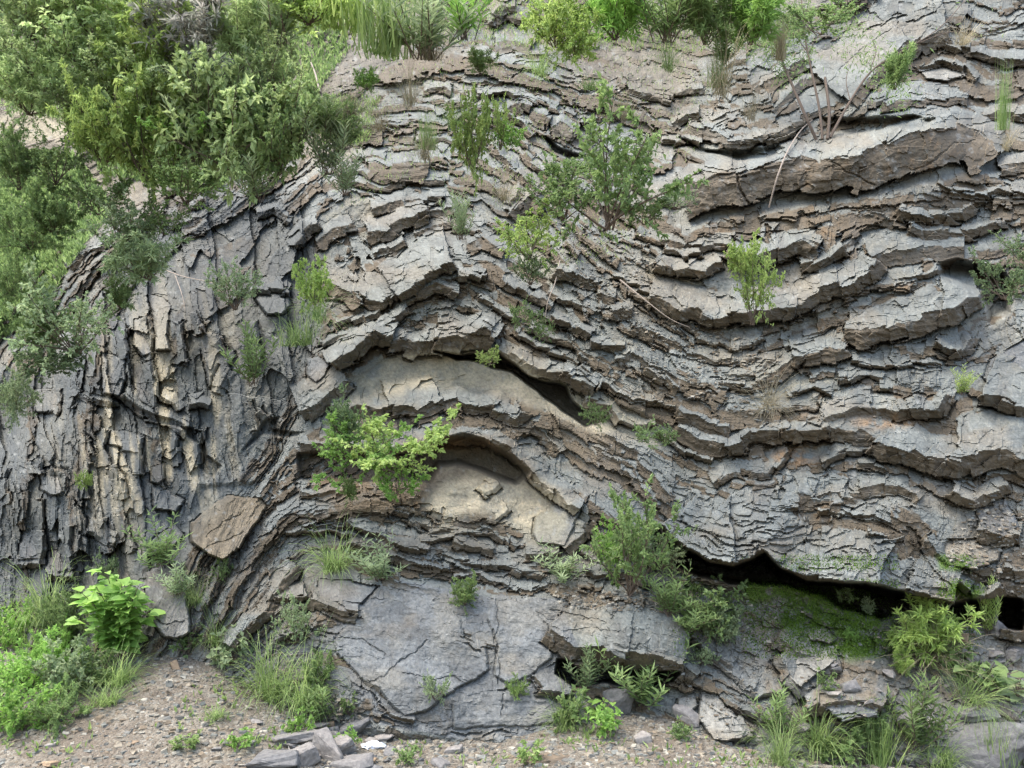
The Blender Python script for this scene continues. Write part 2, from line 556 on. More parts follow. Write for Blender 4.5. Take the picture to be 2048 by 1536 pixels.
# ------------------------------------------------------------------ bedding field S (across beds) and T (along beds)
def resample(p, step=18):
    d = np.r_[0, np.cumsum(np.hypot(*np.diff(p, axis=0).T))]
    n = max(2, int(d[-1] / step))
    u = np.linspace(0, d[-1], n)
    return np.c_[np.interp(u, d, p[:, 0]), np.interp(u, d, p[:, 1])]

GS = 16.0
gx0, gy0 = -420.0, -560.0
gnx, gny = 186, 145
sp, sn, sw = [], [], []
def upright_zone(l):   # undersides in the upright beds are joints, not bedding
    q = l[4]; return q[:, 0].mean() < 560 and 480 < q[:, 1].mean() < 1180 and abs(q[-1, 1] - q[0, 1]) < 1.3 * abs(q[-1, 0] - q[0, 0])
for src, wt in [(l[4], 1.0) for l in ledges if len(l[4]) > 1 and not upright_zone(l)] + [(g, 2.2) for g in guides]:
    q = resample(src)
    t = np.gradient(q, axis=0); t /= np.maximum(np.hypot(*t.T), 1e-6)[:, None]
    sp.append(q); sn.append(np.c_[t[:, 1], -t[:, 0]]); sw.append(np.full(len(q), wt))
sp = np.vstack(sp); sn = np.vstack(sn); sw = np.concatenate(sw)
GX, GY = np.meshgrid(gx0 + GS * np.arange(gnx), gy0 + GS * np.arange(gny))
nx = np.zeros(GX.shape); ny = np.zeros(GX.shape)
for r in range(gny):
    d2 = (GX[r][:, None] - sp[None, :, 0]) ** 2 + (GY[r][:, None] - sp[None, :, 1]) ** 2
    ww = sw / (d2 + 30.0 ** 2) ** 1.7
    nx[r] = ww @ sn[:, 0]; ny[r] = ww @ sn[:, 1]
nn = np.hypot(nx, ny); nx /= nn; ny /= nn

def grad(S): return np.diff(S, axis=1)[:-1] / GS, np.diff(S, axis=0)[:, :-1] / GS
def gradT(a, b):
    o = np.zeros(GX.shape)
    o[:-1, 1:] += a; o[:-1, :-1] -= a; o[1:, :-1] += b; o[:-1, :-1] -= b
    return o / GS
def solve(vx, vy, wa, wc):
    """minimise wa*(v.grad S - 1)^2 + wc*(t.grad S)^2 by conjugate gradients"""
    vx = vx[:-1, :-1]; vy = vy[:-1, :-1]
    def A(S):
        a, b = grad(S)
        p = wa * (vx * a + vy * b); q = wc * (vy * a - vx * b)
        return gradT(p * vx + q * vy, p * vy - q * vx) + 1e-9 * S
    b = gradT(wa * vx, wa * vy)
    x = vx.mean() * GX + vy.mean() * GY
    r = b - A(x); p = r.copy(); rs = (r * r).sum()
    for _ in range(700):
        Ap = A(p); al = rs / (p * Ap).sum()
        x = x + al * p; r = r - al * Ap; rn = (r * r).sum()
        if rn < 1e-12: break
        p = r + rn / rs * p; rs = rn
    return x
S_ = solve(nx, ny, 1.0, 14.0)
T_ = solve(-ny, nx, 1.0, 1.0)

def bil(G, x, y):
    u = np.clip((x - gx0) / GS, 0, gnx - 1.001); v = np.clip((y - gy0) / GS, 0, gny - 1.001)
    i = u.astype(int); j = v.astype(int); a = u - i; b = v - j
    return (G[j, i] * (1 - a) + G[j, i + 1] * a) * (1 - b) + (G[j + 1, i] * (1 - a) + G[j + 1, i + 1] * a) * b

# ------------------------------------------------------------------ relief grid
STEP = 2.0
xs = np.r_[np.arange(-400, -24, 14.0), np.arange(-24, 2074, STEP), np.arange(2080, 2440, 14.0)]
ys = np.r_[np.arange(-520, -24, 14.0), np.arange(-24, 1552, STEP), np.arange(1560, 1720, 14.0)]
X, Y = np.meshgrid(xs, ys)
# jagged outlines: warp the sampling position with blocky and fractal noise
f1, _ = facets(X / 26, Y / 26, 5); f2, _ = facets(X / 26 + 40, Y / 26 + 9, 15)
WX = X + 7 * f1 + 4 * fbm(X / 40, Y / 40, 4, 21, .5)
WY = Y + 8 * f2 + 4.5 * fbm(X / 40, Y / 40, 4, 31, .5)
S = bil(S_, WX, WY); T = bil(T_, WX, WY)
# faulted domains: the beds step up or down from one domain to the next
_, dom = facets(T / 95 + .3 * f1, S / 60 + .3 * f2, 17)
_, dom2 = facets(T / 40, S / 30, 27)
SD = S + (dom - .5) * 26 + (dom2 - .5) * 9

def inpoly(p, x, y):
    ins = np.zeros(x.shape, bool); n = len(p)
    for i in range(n):
        x1, y1 = p[i]; x2, y2 = p[(i + 1) % n]
        c = ((y1 > y) != (y2 > y)) & (x < (x2 - x1) * (y - y1) / (y2 - y1 + 1e-9) + x1)
        ins ^= c
    return ins
def segdist(p, x, y, closed=False):
    """distance to polyline, side (+ left of travel), arc length, off-the-end flag"""
    best = np.full(x.shape, 1e9); side = np.ones(x.shape); arc = np.zeros(x.shape); off = np.zeros(x.shape)
    q = np.vstack([p, p[:1]]) if closed else p
    acc = 0.0; n = len(q) - 1
    for i in range(n):
        a = q[i]; d = q[i + 1] - a; L = math.hypot(*d) + 1e-9
        ux, uy = d / L
        u = (x - a[0]) * ux + (y - a[1]) * uy
        uc = np.clip(u, 0, L)
        ex = x - a[0] - uc * ux; ey = y - a[1] - uc * uy
        dd = np.hypot(ex, ey)
        m = dd < best
        sd = np.where((x - a[0]) * uy - (y - a[1]) * ux > 0, 1.0, -1.0)
        best = np.where(m, dd, best); side = np.where(m, sd, side); arc = np.where(m, acc + uc, arc)
        o = np.zeros(x.shape)
        if i == 0: o = np.maximum(o, -u)
        if i == n - 1: o = np.maximum(o, u - L)
        off = np.where(m, o, off)
        acc += L
    return best, side, arc, off, acc
def sstep(a, b, x):
    t = np.clip((x - a) / (b - a), 0, 1); return t * t * (3 - 2 * t)
def window(p, pad):
    i0 = np.searchsorted(xs, p[:, 0].min() - pad); i1 = np.searchsorted(xs, p[:, 0].max() + pad)
    j0 = np.searchsorted(ys, p[:, 1].min() - pad); j1 = np.searchsorted(ys, p[:, 1].max() + pad)
    return slice(j0, j1), slice(i0, i1)
def blob(x, y, rx, ry, soft=1.0):
    return np.exp(-(((X - x) / rx) ** 2 + ((Y - y) / ry) ** 2) * soft)
HXW = X + 6 * fbm(X / 50, Y / 50, 2, 351); HYW = Y + 7 * fbm(X / 45, Y / 45, 2, 353)
def soft_poly(poly, soft):
    p = np.array(poly, float)
    r = np.zeros(X.shape); sl = window(p, soft * 2.5)
    if sl[0].stop <= sl[0].start or sl[1].stop <= sl[1].start: return r
    x = HXW[sl]; y = HYW[sl]
    d = segdist(p, x, y, True)[0] * np.where(inpoly(p, x, y), 1, -1)
    r[sl] = sstep(-soft, soft, d)
    return r

# large form of the face (photo px, metres proud)
MACRO = [(0, 0, -1.9), (200, 60, -1.5), (400, 0, -1.5), (0, 260, -1.5), (200, 300, -.8), (500, 100, -1.1), (450, 380, -.25), (700, 60, -.9), (700, 200, -.5),
         (1000, 40, -.7), (1000, 180, -.35), (1300, 60, -.7), (1300, 200, -.4), (1600, 60, -.55), (1900, 60, -.5), (2048, 200, -.5),
         (0, 450, -1.1), (60, 620, -.7), (0, 800, -.5), (200, 550, -.25), (250, 750, .05), (120, 950, -.05), (300, 950, .12), (0, 1150, -.3), (200, 1150, 0), (420, 700, .05), (430, 860, .05),
         (540, 880, -.12), (700, 450, -.1), (900, 420, -.1), (640, 700, 0), (900, 560, .1), (1100, 620, .12), (900, 760, -.05), (850, 850, .05), (1300, 700, .15),
         (1500, 400, .05), (1800, 320, .15), (1550, 600, .1), (1850, 620, .2), (1980, 480, -.15), (2048, 650, -.1), (1500, 850, .2), (1750, 800, .22), (1950, 900, .2),
         (1300, 900, .12), (1500, 1050, .38), (1750, 1080, .42), (1900, 1080, .3), (2048, 1050, .15), (1300, 1060, .15), (1050, 960, -.05), (950, 1060, 0), (700, 1060, .05),
         (1180, 1090, .1), (560, 1100, .1), (480, 1200, .22), (350, 1200, .25), (400, 1050, .1), (700, 1250, .25), (900, 1300, .25), (1100, 1300, .25), (800, 1420, .35), (1100, 1420, .32),
         (1300, 1260, .4), (1300, 1400, .2), (1450, 1300, .15), (1600, 1260, .05), (1500, 1420, .35), (1700, 1380, .3), (1850, 1300, .02), (2048, 1320, 0), (1950, 1440, .2), (640, 1380, .25),
         (-400, 400, -2.5), (-400, 1200, -1.2), (2440, 400, -.6), (2440, 1200, -.3), (-400, -500, -3), (1000, -500, -1.8), (2400, -500, -1.5)]
num = np.zeros(X.shape); den = np.zeros(X.shape) + 1e-12
for mx, my, mh in MACRO:
    wgt = 1 / (((X - mx) ** 2 + (Y - my) ** 2) + 70.0 ** 2) ** 2.2 * 1e12
    num += wgt * mh; den += wgt
macro = num / den
del num, den
macro += .07 * fbm(X / 170, Y / 170, 3, 91)

# region masks
R_left = np.maximum(soft_poly([(-420, 900), (-60, 820), (120, 700), (220, 560), (330, 400), (560, 380), (640, 480), (640, 700), (560, 860), (500, 950), (330, 1120), (170, 1200), (-420, 1260)], 30), 0)
R_smooth = np.clip(soft_poly([(640, 800), (760, 720), (880, 690), (1040, 710), (1200, 800), (1380, 870), (1330, 900), (1180, 850), (1040, 800), (860, 790), (700, 830)], 16)
                   + soft_poly([(830, 900), (1000, 890), (1120, 980), (1180, 1060), (1180, 1120), (1080, 1090), (960, 1010), (860, 1010)], 18)
                   + .75 * soft_poly([(660, 1200), (780, 1170), (980, 1180), (1120, 1210), (1130, 1480), (900, 1480), (780, 1440), (680, 1300)], 16)
                   + .6 * soft_poly([(1100, 1220), (1280, 1220), (1400, 1260), (1400, 1330), (1180, 1320)], 8)
                   + .7 * soft_poly([(1350, 370), (1600, 340), (1980, 260), (2040, 330), (1760, 380), (1560, 420), (1350, 450)], 14)
                   + .8 * soft_poly([(400, 970), (520, 970), (480, 1110), (380, 1090)], 8)
                   + .7 * soft_poly([(290, 1140), (370, 1140), (370, 1290), (290, 1270)], 8)
                   + .6 * soft_poly([(1520, 180), (1720, 40), (1860, 20), (1840, 90), (1640, 240)], 20)
                   + .7 * soft_poly([(540, 1130), (640, 1110), (720, 1170), (640, 1200), (560, 1180)], 10), 0, 1)
R_fine = np.clip(soft_poly([(1160, 850), (1350, 890), (1500, 1000), (1760, 1010), (1900, 1190), (1600, 1160), (1400, 1130), (1280, 1060)], 24)
                 + .9 * soft_poly([(660, 620), (820, 500), (960, 520), (1000, 650), (860, 700), (700, 700)], 24)
                 + .8 * soft_poly([(1500, 230), (1900, 180), (1980, 250), (1500, 330), (1360, 300)], 16)
                 + .9 * soft_poly([(1600, 700), (1860, 700), (1920, 810), (1640, 820)], 20)
                 + .7 * soft_poly([(600, 150), (800, 60), (820, 130), (640, 210)], 24)
                 + .6 * soft_poly([(560, 1000), (900, 1020), (1140, 1130), (1060, 1190), (700, 1150), (560, 1080)], 20)
                 + .6 * soft_poly([(1360, 1280), (1480, 1270), (1620, 1500), (1500, 1500)], 20), 0, 1)
R_soil = np.clip(soft_poly([(-420, -560), (560, -560), (620, 120), (560, 330), (300, 400), (100, 520), (-420, 760)], 50)
                 + .8 * soft_poly([(600, 330), (560, -560), (1700, -560), (1500, 20), (1400, 130), (1380, 260), (1150, 130), (1000, 90), (820, 130), (760, 170), (700, 320)], 30), 0, 1)
R_rubble = np.clip(soft_poly([(1340, 1240), (1500, 1180), (1800, 1180), (2460, 1180), (2460, 1740), (1500, 1740), (1300, 1480), (1400, 1480), (1500, 1420)], 30)
                   + .8 * soft_poly([(440, 1290), (560, 1260), (640, 1300), (700, 1400), (800, 1480), (1000, 1480), (1350, 1480), (1350, 1740), (300, 1740), (300, 1320)], 24), 0, 1)

# procedural beds, broken in blocks
def beds(seed, lo, hi, blo, bhi, amp, q0=.24):
    rs = np.random.RandomState(seed)
    bd = np.cumsum(lo + (hi - lo) * rs.rand(int(6500 / lo)) ** 1.6) - 2600 + S.min() * 0
    bd = bd - bd.mean()
    bd = bd + S.mean()
    sv = SD + 3.0 * vnoise(T / 60 + seed, S / 200, seed + 3)
    k = np.clip(np.searchsorted(bd, sv.ravel()).reshape(S.shape), 1, len(bd) - 1)
    q = (sv - bd[k - 1]) / (bd[k] - bd[k - 1])
    ln = blo + (bhi - blo) * hsh(k, seed)
    tt = T + 9 * vnoise(S / 14, T / 30, seed + 5) + .5 * (q - .5) * (hsh(k, seed + 7) - .5) * 60
    u = tt / ln + 50 * hsh(k, seed + 1)
    c = np.floor(u).astype(np.int64); fr = u - c
    jit = hsh(k, c, seed + 9)
    c = c + (fr > .35 + .6 * jit)
    P = hsh(k, c, seed + 2)
    P = np.where(P < .22, P * .3, .35 + P * .85)
    qq = q0 * (.6 + .9 * hsh(k, c, seed + 12))
    prof = np.where(q > qq, (1 - (q - qq) / (1 - qq)) ** .85, .80 + .2 * q / qq)
    edge = np.minimum(fr, 1 - fr) * ln
    th = bd[k] - bd[k - 1]
    h = amp * P * prof * (th / (.5 * (lo + hi))) ** .5 + amp * .35 * (hsh(k, c, seed + 4) - .5) * (np.clip(fr, 0, 1) - .5)
    return h, k * 100003 + c, q < qq, P

mid, mid_id, mid_front, midP = beds(3, 16, 46, 70, 280, .085)
fin, fin_id, fin_front, _ = beds(8, 5, 13, 20, 90, .034)
big_, big_id, big_front, _ = beds(21, 55, 120, 120, 320, .16, .16)
steep = np.clip(np.abs(bil(nx, X, Y)) * 1.6 - .5, 0, 1)       # 1 where beds stand upright
a_mid = (1 - .93 * R_smooth) * (1 - .6 * R_fine) * (1 - .75 * R_soil) * (1 - .55 * R_rubble) * (1 - .9 * R_left)
a_fin = (1 - .9 * R_smooth) * (1 - .7 * R_left) * (.55 * sstep(-.2, .3, fbm(X / 90, Y / 60, 3, 411)) + .8 * R_fine) * (1 - .8 * R_soil) * (1 - .5 * R_rubble)
a_big = (1 - R_smooth) * (1 - .8 * R_soil) * .55 * (1 - .7 * R_rubble)
rough1x, fac_id = facets(X / 38 + .6 * vnoise(X / 30, Y / 30, 71), Y / 32, 50, .7)
rough1b, _ = facets(T / 105 + .4 * vnoise(X / 30, Y / 30, 73), S / 15, 55, .6)
R_x = np.clip(R_rubble + R_soil, 0, 1)
rough1 = rough1x * R_x + rough1b * (1 - R_x)
rough2x, _ = facets(X / 13 + .5 * vnoise(X / 9, Y / 9, 72), Y / 11, 60, .4)
rough2b, _ = facets(T / 48 + .5 * vnoise(X / 9, Y / 9, 74), S / 7, 62, .5)
rough2 = rough2x * R_x + rough2b * (1 - R_x)
rough3, _ = facets(X / 5.2, Y / 4.8, 65, .3)
def pillars(seed, lo, hi, vlo, vhi):
    rs = np.random.RandomState(seed)
    xq = X - .10 * (Y - 800) + 7 * vnoise(X / 90, Y / 50, seed) + 4 * fbm(X / 30, Y / 22, 3, seed + 7) + 3 * f1
    bd = np.cumsum(lo + (hi - lo) * rs.rand(200) ** 1.5) - 900
    k = np.clip(np.searchsorted(bd, xq.ravel()).reshape(X.shape), 1, 199)
    fx = np.clip((xq - bd[k - 1]) / (bd[k] - bd[k - 1]), 0, 1)
    v = (Y + (hsh(k, seed) - .5) * 60 * (fx - .5)) / (vlo + (vhi - vlo) * hsh(k, seed + 1)) + 9 * hsh(k, seed + 2)
    v = v + .25 * vnoise(X / 20, Y / 200, seed + 1)
    c = np.floor(v).astype(np.int64); fy = v - c
    h = hsh(k, c, seed + 3) - .5 + (fx - .5) * (hsh(k, c, seed + 4) - .35) * .7 + (fy - .5) * .5 * hsh(k, c, seed + 5) - .12 * (np.abs(fx - .5) * 2) ** 6
    return h, k * 1009 + c
vert1, vid1 = pillars(80, 28, 84, 110, 330)
vert2, vid2 = pillars(90, 10, 26, 40, 130)
vert1 = vert1 + .16 * vert2
vert_id = hsh(vid1, 5)
chips = .036 * rough1 * (.45 - .1 * R_left + .8 * R_rubble - .1 * R_soil) * (1 - .7 * R_smooth) + .17 * vert1 * R_left
patchy = sstep(-.25, .35, fbm(X / 70, Y / 70, 3, 401))
chips2 = .0095 * rough2 * (1 - .6 * R_smooth) * (.35 + .65 * patchy) * (1 + .5 * R_rubble - .5 * R_soil) + .004 * rough3 * (1 - .5 * R_smooth) + .10 * fbm(X / 60, Y / 60, 5, 405, .55) * R_soil

proc = .92 * a_mid * mid + a_big * big_
lab = np.where(R_left > .5, 5000000000 + (vert_id * 1e7).astype(np.int64), mid_id + 9000000000)
lab = np.where(R_rubble + R_soil > .6, 3000000000 + (fac_id * 1e7).astype(np.int64), lab)
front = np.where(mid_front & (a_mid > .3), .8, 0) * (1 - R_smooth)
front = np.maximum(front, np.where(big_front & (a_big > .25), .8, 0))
vary = hsh(lab, 77)
tint = np.zeros(X.shape, np.int8)          # 0 default; see TINTS

R_slab0 = soft_poly([(610, 1250), (680, 1190), (800, 1150), (940, 1180), (1120, 1190), (1170, 1300), (1200, 1440), (1120, 1490), (900, 1490), (700, 1460)], 14)
top = proc * (1 - .6 * R_slab0) + .09 * R_slab0
gap = np.zeros(X.shape)
for bi, (P, tx, ty, tn, poly) in enumerate(blocks):
    sl = window(poly, 20)
    x = WX[sl] * .5 + X[sl] * .5; y = WY[sl] * .5 + Y[sl] * .5
    ins = inpoly(poly, x, y); d = segdist(poly, x, y, True)[0]
    c = poly.mean(0); ext = np.ptp(poly, axis=0)
    h = P * np.clip(.55 + tx * (x - c[0]) / ext[0] + (ty + .35) * (y - c[1]) / ext[1], .03, 1.3) * sstep(-1, 4, d)
    m = ins & (h > -1)
    h = h * (.2 if tn == 'slab' else 1) + (.10 if tn == 'slab' else 0)
    top[sl] = np.where(m, h + .12 * proc[sl], top[sl])
    lab[sl] = np.where(m, 100 + bi, lab[sl]); front[sl] = np.where(m, 0, front[sl])
    gap[sl] = np.maximum(gap[sl], np.where(~ins & (d < 4) & (y > c[1] - .2 * ext[1]), .04 * (.35 if tn == 'slab' else 1) * (1 - d / 4), 0))
    tint[sl] = np.where(m, ['', 'rust', 'grey', 'pale', 'dark', 'slate', 'tan', 'slab'].index(tn), tint[sl])
lab_names = {}
for li, (tl, f, L, P, p) in enumerate(ledges):
    sl = window(p, max(L, f) + 16)
    x = WX[sl]; y = WY[sl]
    d, side, arc, off, tot = segdist(p, x, y)
    s = d * side
    rs = np.random.RandomState(500 + li)
    npiece = max(1, int(tot / (70 + 70 * rs.rand()) + .3)) if li else 2
    cuts = np.sort((np.arange(1, npiece) + rs.uniform(-.32, .32, npiece - 1)) / npiece) * tot
    slant = rs.uniform(-.5, .5)
    pc = np.searchsorted(cuts, (arc + slant * s).ravel()).reshape(arc.shape) if npiece > 1 else np.zeros(arc.shape, int)
    Pm = (.58 + .62 * rs.rand(npiece))[pc]; fo = (.75 + .45 * rs.rand(npiece))[pc] * f
    sh = (rs.uniform(-5.5, 5.5, npiece))[pc]; Lm = (.75 + .6 * rs.rand(npiece))[pc] * L
    tl_ = (rs.uniform(-.25, .25, npiece))[pc]
    s = s + sh
    ramp = np.clip(1 - s / Lm, 0, 1)
    loc = (arc / tot - .5) * tl_ / max(npiece, 1) * 2
    h = np.where(s >= 0, ramp ** .8, 1 + .5 * s / fo) * P * Pm * (1 + loc)
    valid = (off < 1.5) & (s > -fo) & (s < Lm)
    h = np.where(valid, h, 0)
    m = valid & (h > top[sl])
    g = (s <= -fo) & (s > -fo - 7) & (off < 2)
    gap[sl] = np.maximum(gap[sl], np.where(g, .045 * (1 + (s + fo) / 7), 0))
    top[sl] = np.where(m, h + .22 * proc[sl] * (s > 0), top[sl])
    gap[sl] = np.where(m & (s > -fo), 0, gap[sl])
    lab[sl] = np.where(m, 1000 + li * 20 + pc, lab[sl])
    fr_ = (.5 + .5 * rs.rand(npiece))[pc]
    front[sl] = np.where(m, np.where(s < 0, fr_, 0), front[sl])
    tint[sl] = np.where(m, 0, tint[sl])
H = macro + top + a_fin * fin * (1 - .6 * (front > .3)) + chips * (1 - .45 * (lab < 100000)) + chips2 * (1 - .45 * (lab < 100000)) - gap
# open joints between blocks
jn = np.zeros(X.shape, bool)
jn[:, 1:] |= lab[:, 1:] != lab[:, :-1]; jn[1:] |= lab[1:] != lab[:-1]
H -= np.where(jn, .004, 0) * (1 - .7 * R_left) * (1 - R_smooth * .5)
for tok in parse(CRACKS):
    sc_ = TILE[tok[0]][2]; p = pts(tok[3:], tok[0]); wd_ = float(tok[1]) * sc_; sl = window(p, 12)
    x_ = X[sl] + 5 * fbm(X[sl] / 14, Y[sl] / 14, 3, 371); y_ = Y[sl] + 5 * fbm(X[sl] / 14, Y[sl] / 14, 3, 373)
    d_, _, _, of_, _ = segdist(p, x_, y_)
    H[sl] -= float(tok[2]) / 100 * np.clip(1 - d_ / wd_, 0, 1) * (of_ < 2)
hole = np.zeros(X.shape)
for dep, soft, poly in holes:
    m = soft_poly(poly, soft)
    H -= dep * m * (1 - .3 * macro * 0)
    hole = np.maximum(hole, m * min(1, dep / .3))
H += .006 * fbm(X / 7, Y / 7, 3, 41, .6) + .017 * fbm(T / 60, S / 4, 3, 45) * (1 - R_rubble) * (1 - .6 * R_smooth)
H += (.03 * fbm(X / 60, Y / 60, 4, 47) + .012 * fbm(T / 90, S / 12, 4, 49)) * R_smooth

POS = place(X, Y, H)

# ------------------------------------------------------------------ what each spot is made of (albedo)
def C3(r, g, b): return np.array([r, g, b])
def mixc(a, b, m): return a * (1 - m[..., None]) + b * m[..., None]
TINTS = [C3(.200, .208, .198), C3(.22, .175, .12), C3(.215, .205, .19), C3(.31, .295, .27), C3(.12, .12, .115), C3(.20, .205, .21), C3(.30, .265, .215), C3(.195, .20, .205)]
R_slab = soft_poly([(650, 1240), (700, 1190), (800, 1160), (940, 1190), (1120, 1200), (1160, 1300), (1170, 1440), (1120, 1480), (900, 1480), (740, 1440)], 12)
tint = np.where((tint == 0) & (R_slab > .5), 7, tint).astype(np.int8)
base = np.array(TINTS)[tint]
n1 = fbm(X / 90, Y / 90, 4, 101); n2 = fbm(T / 60, S / 14, 4, 111); n3 = fbm(X / 16, Y / 16, 4, 121, .6); n4 = fbm(X / 200, Y / 200, 3, 131)
n5 = fbm(T / 14, S / 3.2, 4, 161, .6)
base = base * (.80 + .36 * vary + .22 * n2 + .30 * n5)[..., None]
warm = sstep(-.05, .5, n1 + .5 * n3)
base = mixc(base, C3(.27, .25, .205), warm * .5 * (tint == 0))
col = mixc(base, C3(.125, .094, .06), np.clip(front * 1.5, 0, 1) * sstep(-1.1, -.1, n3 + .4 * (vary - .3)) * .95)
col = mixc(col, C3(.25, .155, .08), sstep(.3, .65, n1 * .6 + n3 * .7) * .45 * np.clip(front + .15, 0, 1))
# dust and crumbled shale lie in the low spots and along the joints
low = sstep(.035, -.0, top) * (1 - R_left * .7) * (1 - sstep(.1, .5, hole))
dust = np.clip(low * sstep(-.5, .3, n3 + n1) * .6 + np.clip(gap / .05, 0, 1) * .3 * (n3 > -.2), 0, 1) * (1 - .6 * R_smooth)
dust = np.maximum(dust, .9 * soft_poly([(640, 800), (760, 720), (880, 690), (1040, 710), (1200, 790), (1380, 880), (1300, 900), (1180, 850), (1040, 790), (860, 765), (720, 800)], 20) * sstep(-.5, .25, n3 + .6 * n1 + .35 * (X - 800) / 300))
dust = np.maximum(dust, .92 * soft_poly([(820, 1000), (960, 940), (1080, 960), (1160, 1040), (1120, 1090), (1000, 1060), (880, 1060)], 28) * sstep(-.6, .1, n3 + n1))
dust *= 1 - np.clip(front * 1.4, 0, 1)
col = mixc(col, C3(.32, .295, .23), dust)
wash = sstep(.05, .45, fbm(X / 130, Y / 55, 4, 171)) * (1 - .7 * R_left)
col = mixc(col, C3(.25, .20, .145), wash * .42)
col = mixc(col, C3(.12, .11, .10), sstep(.15, .5, fbm(X / 28, Y / 160, 4, 181)) * .35)
col = mixc(col, C3(.30, .275, .235), R_slab * sstep(-.1, .4, fbm(X / 60, Y / 40, 4, 191)) * .5)
buff = np.clip(soft_poly([(720, 770), (800, 715), (900, 700), (1040, 720), (1130, 790), (1240, 850), (1200, 870), (1080, 810), (980, 775), (860, 770), (760, 790)], 14)
               + soft_poly([(850, 1010), (900, 960), (1040, 930), (1120, 990), (1170, 1050), (1120, 1080), (1030, 1050), (960, 1020), (880, 1040)], 16), 0, 1) * (1 - np.clip(gap * 12, 0, 1))
col = mixc(col, C3(.52, .45, .335), buff * (tint == 0) * (.55 + .45 * sstep(-.5, .35, n3 + .6 * n1)))
# left buttress: dark weathering crust and pale scree stain
col = col * (1 - .25 * R_left)[..., None]
crust = R_left * sstep(-.55, .2, n2 + .6 * n3 + .8 * (vary - .5))
col = mixc(col, C3(.085, .095, .10), crust * .82)
col = mixc(col, C3(.50, .43, .31), R_left * sstep(-.05, .35, fbm(X / 22 - Y / 220, Y / 130, 4, 141)) * .75 * np.clip(blob(310, 880, 150, 230) * 1.3, 0, 1))
col = mixc(col, C3(.36, .20, .09), np.clip(blob(1585, 915, 40, 18) + .8 * blob(1760, 845, 50, 12) + .8 * blob(900, 890, 90, 14) + .5 * blob(740, 975, 90, 25), 0, 1) * sstep(-.4, .2, n3))
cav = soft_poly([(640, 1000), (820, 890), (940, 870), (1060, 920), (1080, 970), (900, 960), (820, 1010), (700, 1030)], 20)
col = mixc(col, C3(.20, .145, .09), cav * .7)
# soil bank and litter
soilc = mixc(np.broadcast_to(C3(.14, .11, .078), X.shape + (3,)), np.broadcast_to(C3(.215, .18, .135), X.shape + (3,)), sstep(-.3, .4, n3 + n1))
col = mixc(col, soilc, R_soil * .9 * sstep(-.45, .15, n3 + n4 + .25))
col = mixc(col, C3(.36, .31, .22), soft_poly([(-30, 240), (60, 215), (150, 240), (130, 285), (-30, 290)], 12) * .9)
rubc = mixc(np.broadcast_to(C3(.25, .245, .235), X.shape + (3,)), np.broadcast_to(C3(.21, .165, .12), X.shape + (3,)), sstep(-.2, .35, n1 + .6 * n3 + .25 * (X - 1700) / 300))
col = mixc(col, rubc, R_rubble * .65 * (tint == 0))
shadowed = np.clip(hole - .3, 0, 1) * soft_poly([(1340, 1060), (1600, 1100), (2460, 1140), (2460, 1290), (1900, 1260), (1500, 1180)], 20)
col = mixc(col, C3(.06, .052, .04), np.clip(shadowed * 1.2, 0, 1))  # deep shade of the lower right undercut, painted into the rock colour
col = mixc(col, C3(.07, .06, .045), sstep(.6, 1, hole) * soft_poly([(860, 690), (1000, 690), (1260, 800), (1260, 870), (1150, 830), (1000, 740), (860, 730)], 14) * .9)  # shade inside the arch gap, darkened in the albedo
moss = np.clip(soft_poly([(1560, 1170), (1640, 1180), (1700, 1215), (1790, 1250), (1800, 1310), (1700, 1320), (1660, 1290), (1600, 1270), (1560, 1250)], 14)
               + soft_poly([(1480, 1165), (1550, 1160), (1570, 1190), (1500, 1215)], 10)
               + soft_poly([(1870, 1110), (1950, 1120), (1940, 1150), (1880, 1140)], 8) + .9 * soft_poly([(1900, 1170), (1970, 1180), (1950, 1200), (1900, 1190)], 6)
               + .6 * soft_poly([(1340, 1150), (1420, 1180), (1400, 1220), (1350, 1200)], 10), 0, 1)
mossm = moss * sstep(-.5, -.1, n3 + .4 * n1 - (tint == 3) * .6)
H_moss = mossm
col = mixc(col, C3(.10, .165, .028), mossm * .95)
# small flecks of lichen and grit
grit = np.random.RandomState(4).rand(*X.shape)
col = col * (.88 + .24 * grit)[..., None]
col = mixc(col, C3(.42, .42, .41), (sstep(.42, .6, fbm(X / 9, Y / 9, 3, 151)) * .35) * (1 - mossm))
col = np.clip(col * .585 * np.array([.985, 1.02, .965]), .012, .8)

# ------------------------------------------------------------------ materials
def material(name):
    m = bpy.data.materials.new(name); m.use_nodes = True
    return m, m.node_tree, m.node_tree.nodes['Principled BSDF']
def N(t, ty, **kw):
    n = t.nodes.new(ty)
    for k, v in kw.items():
        if k in n.inputs: n.inputs[k].default_value = v
        else: setattr(n, k, v)
    return n

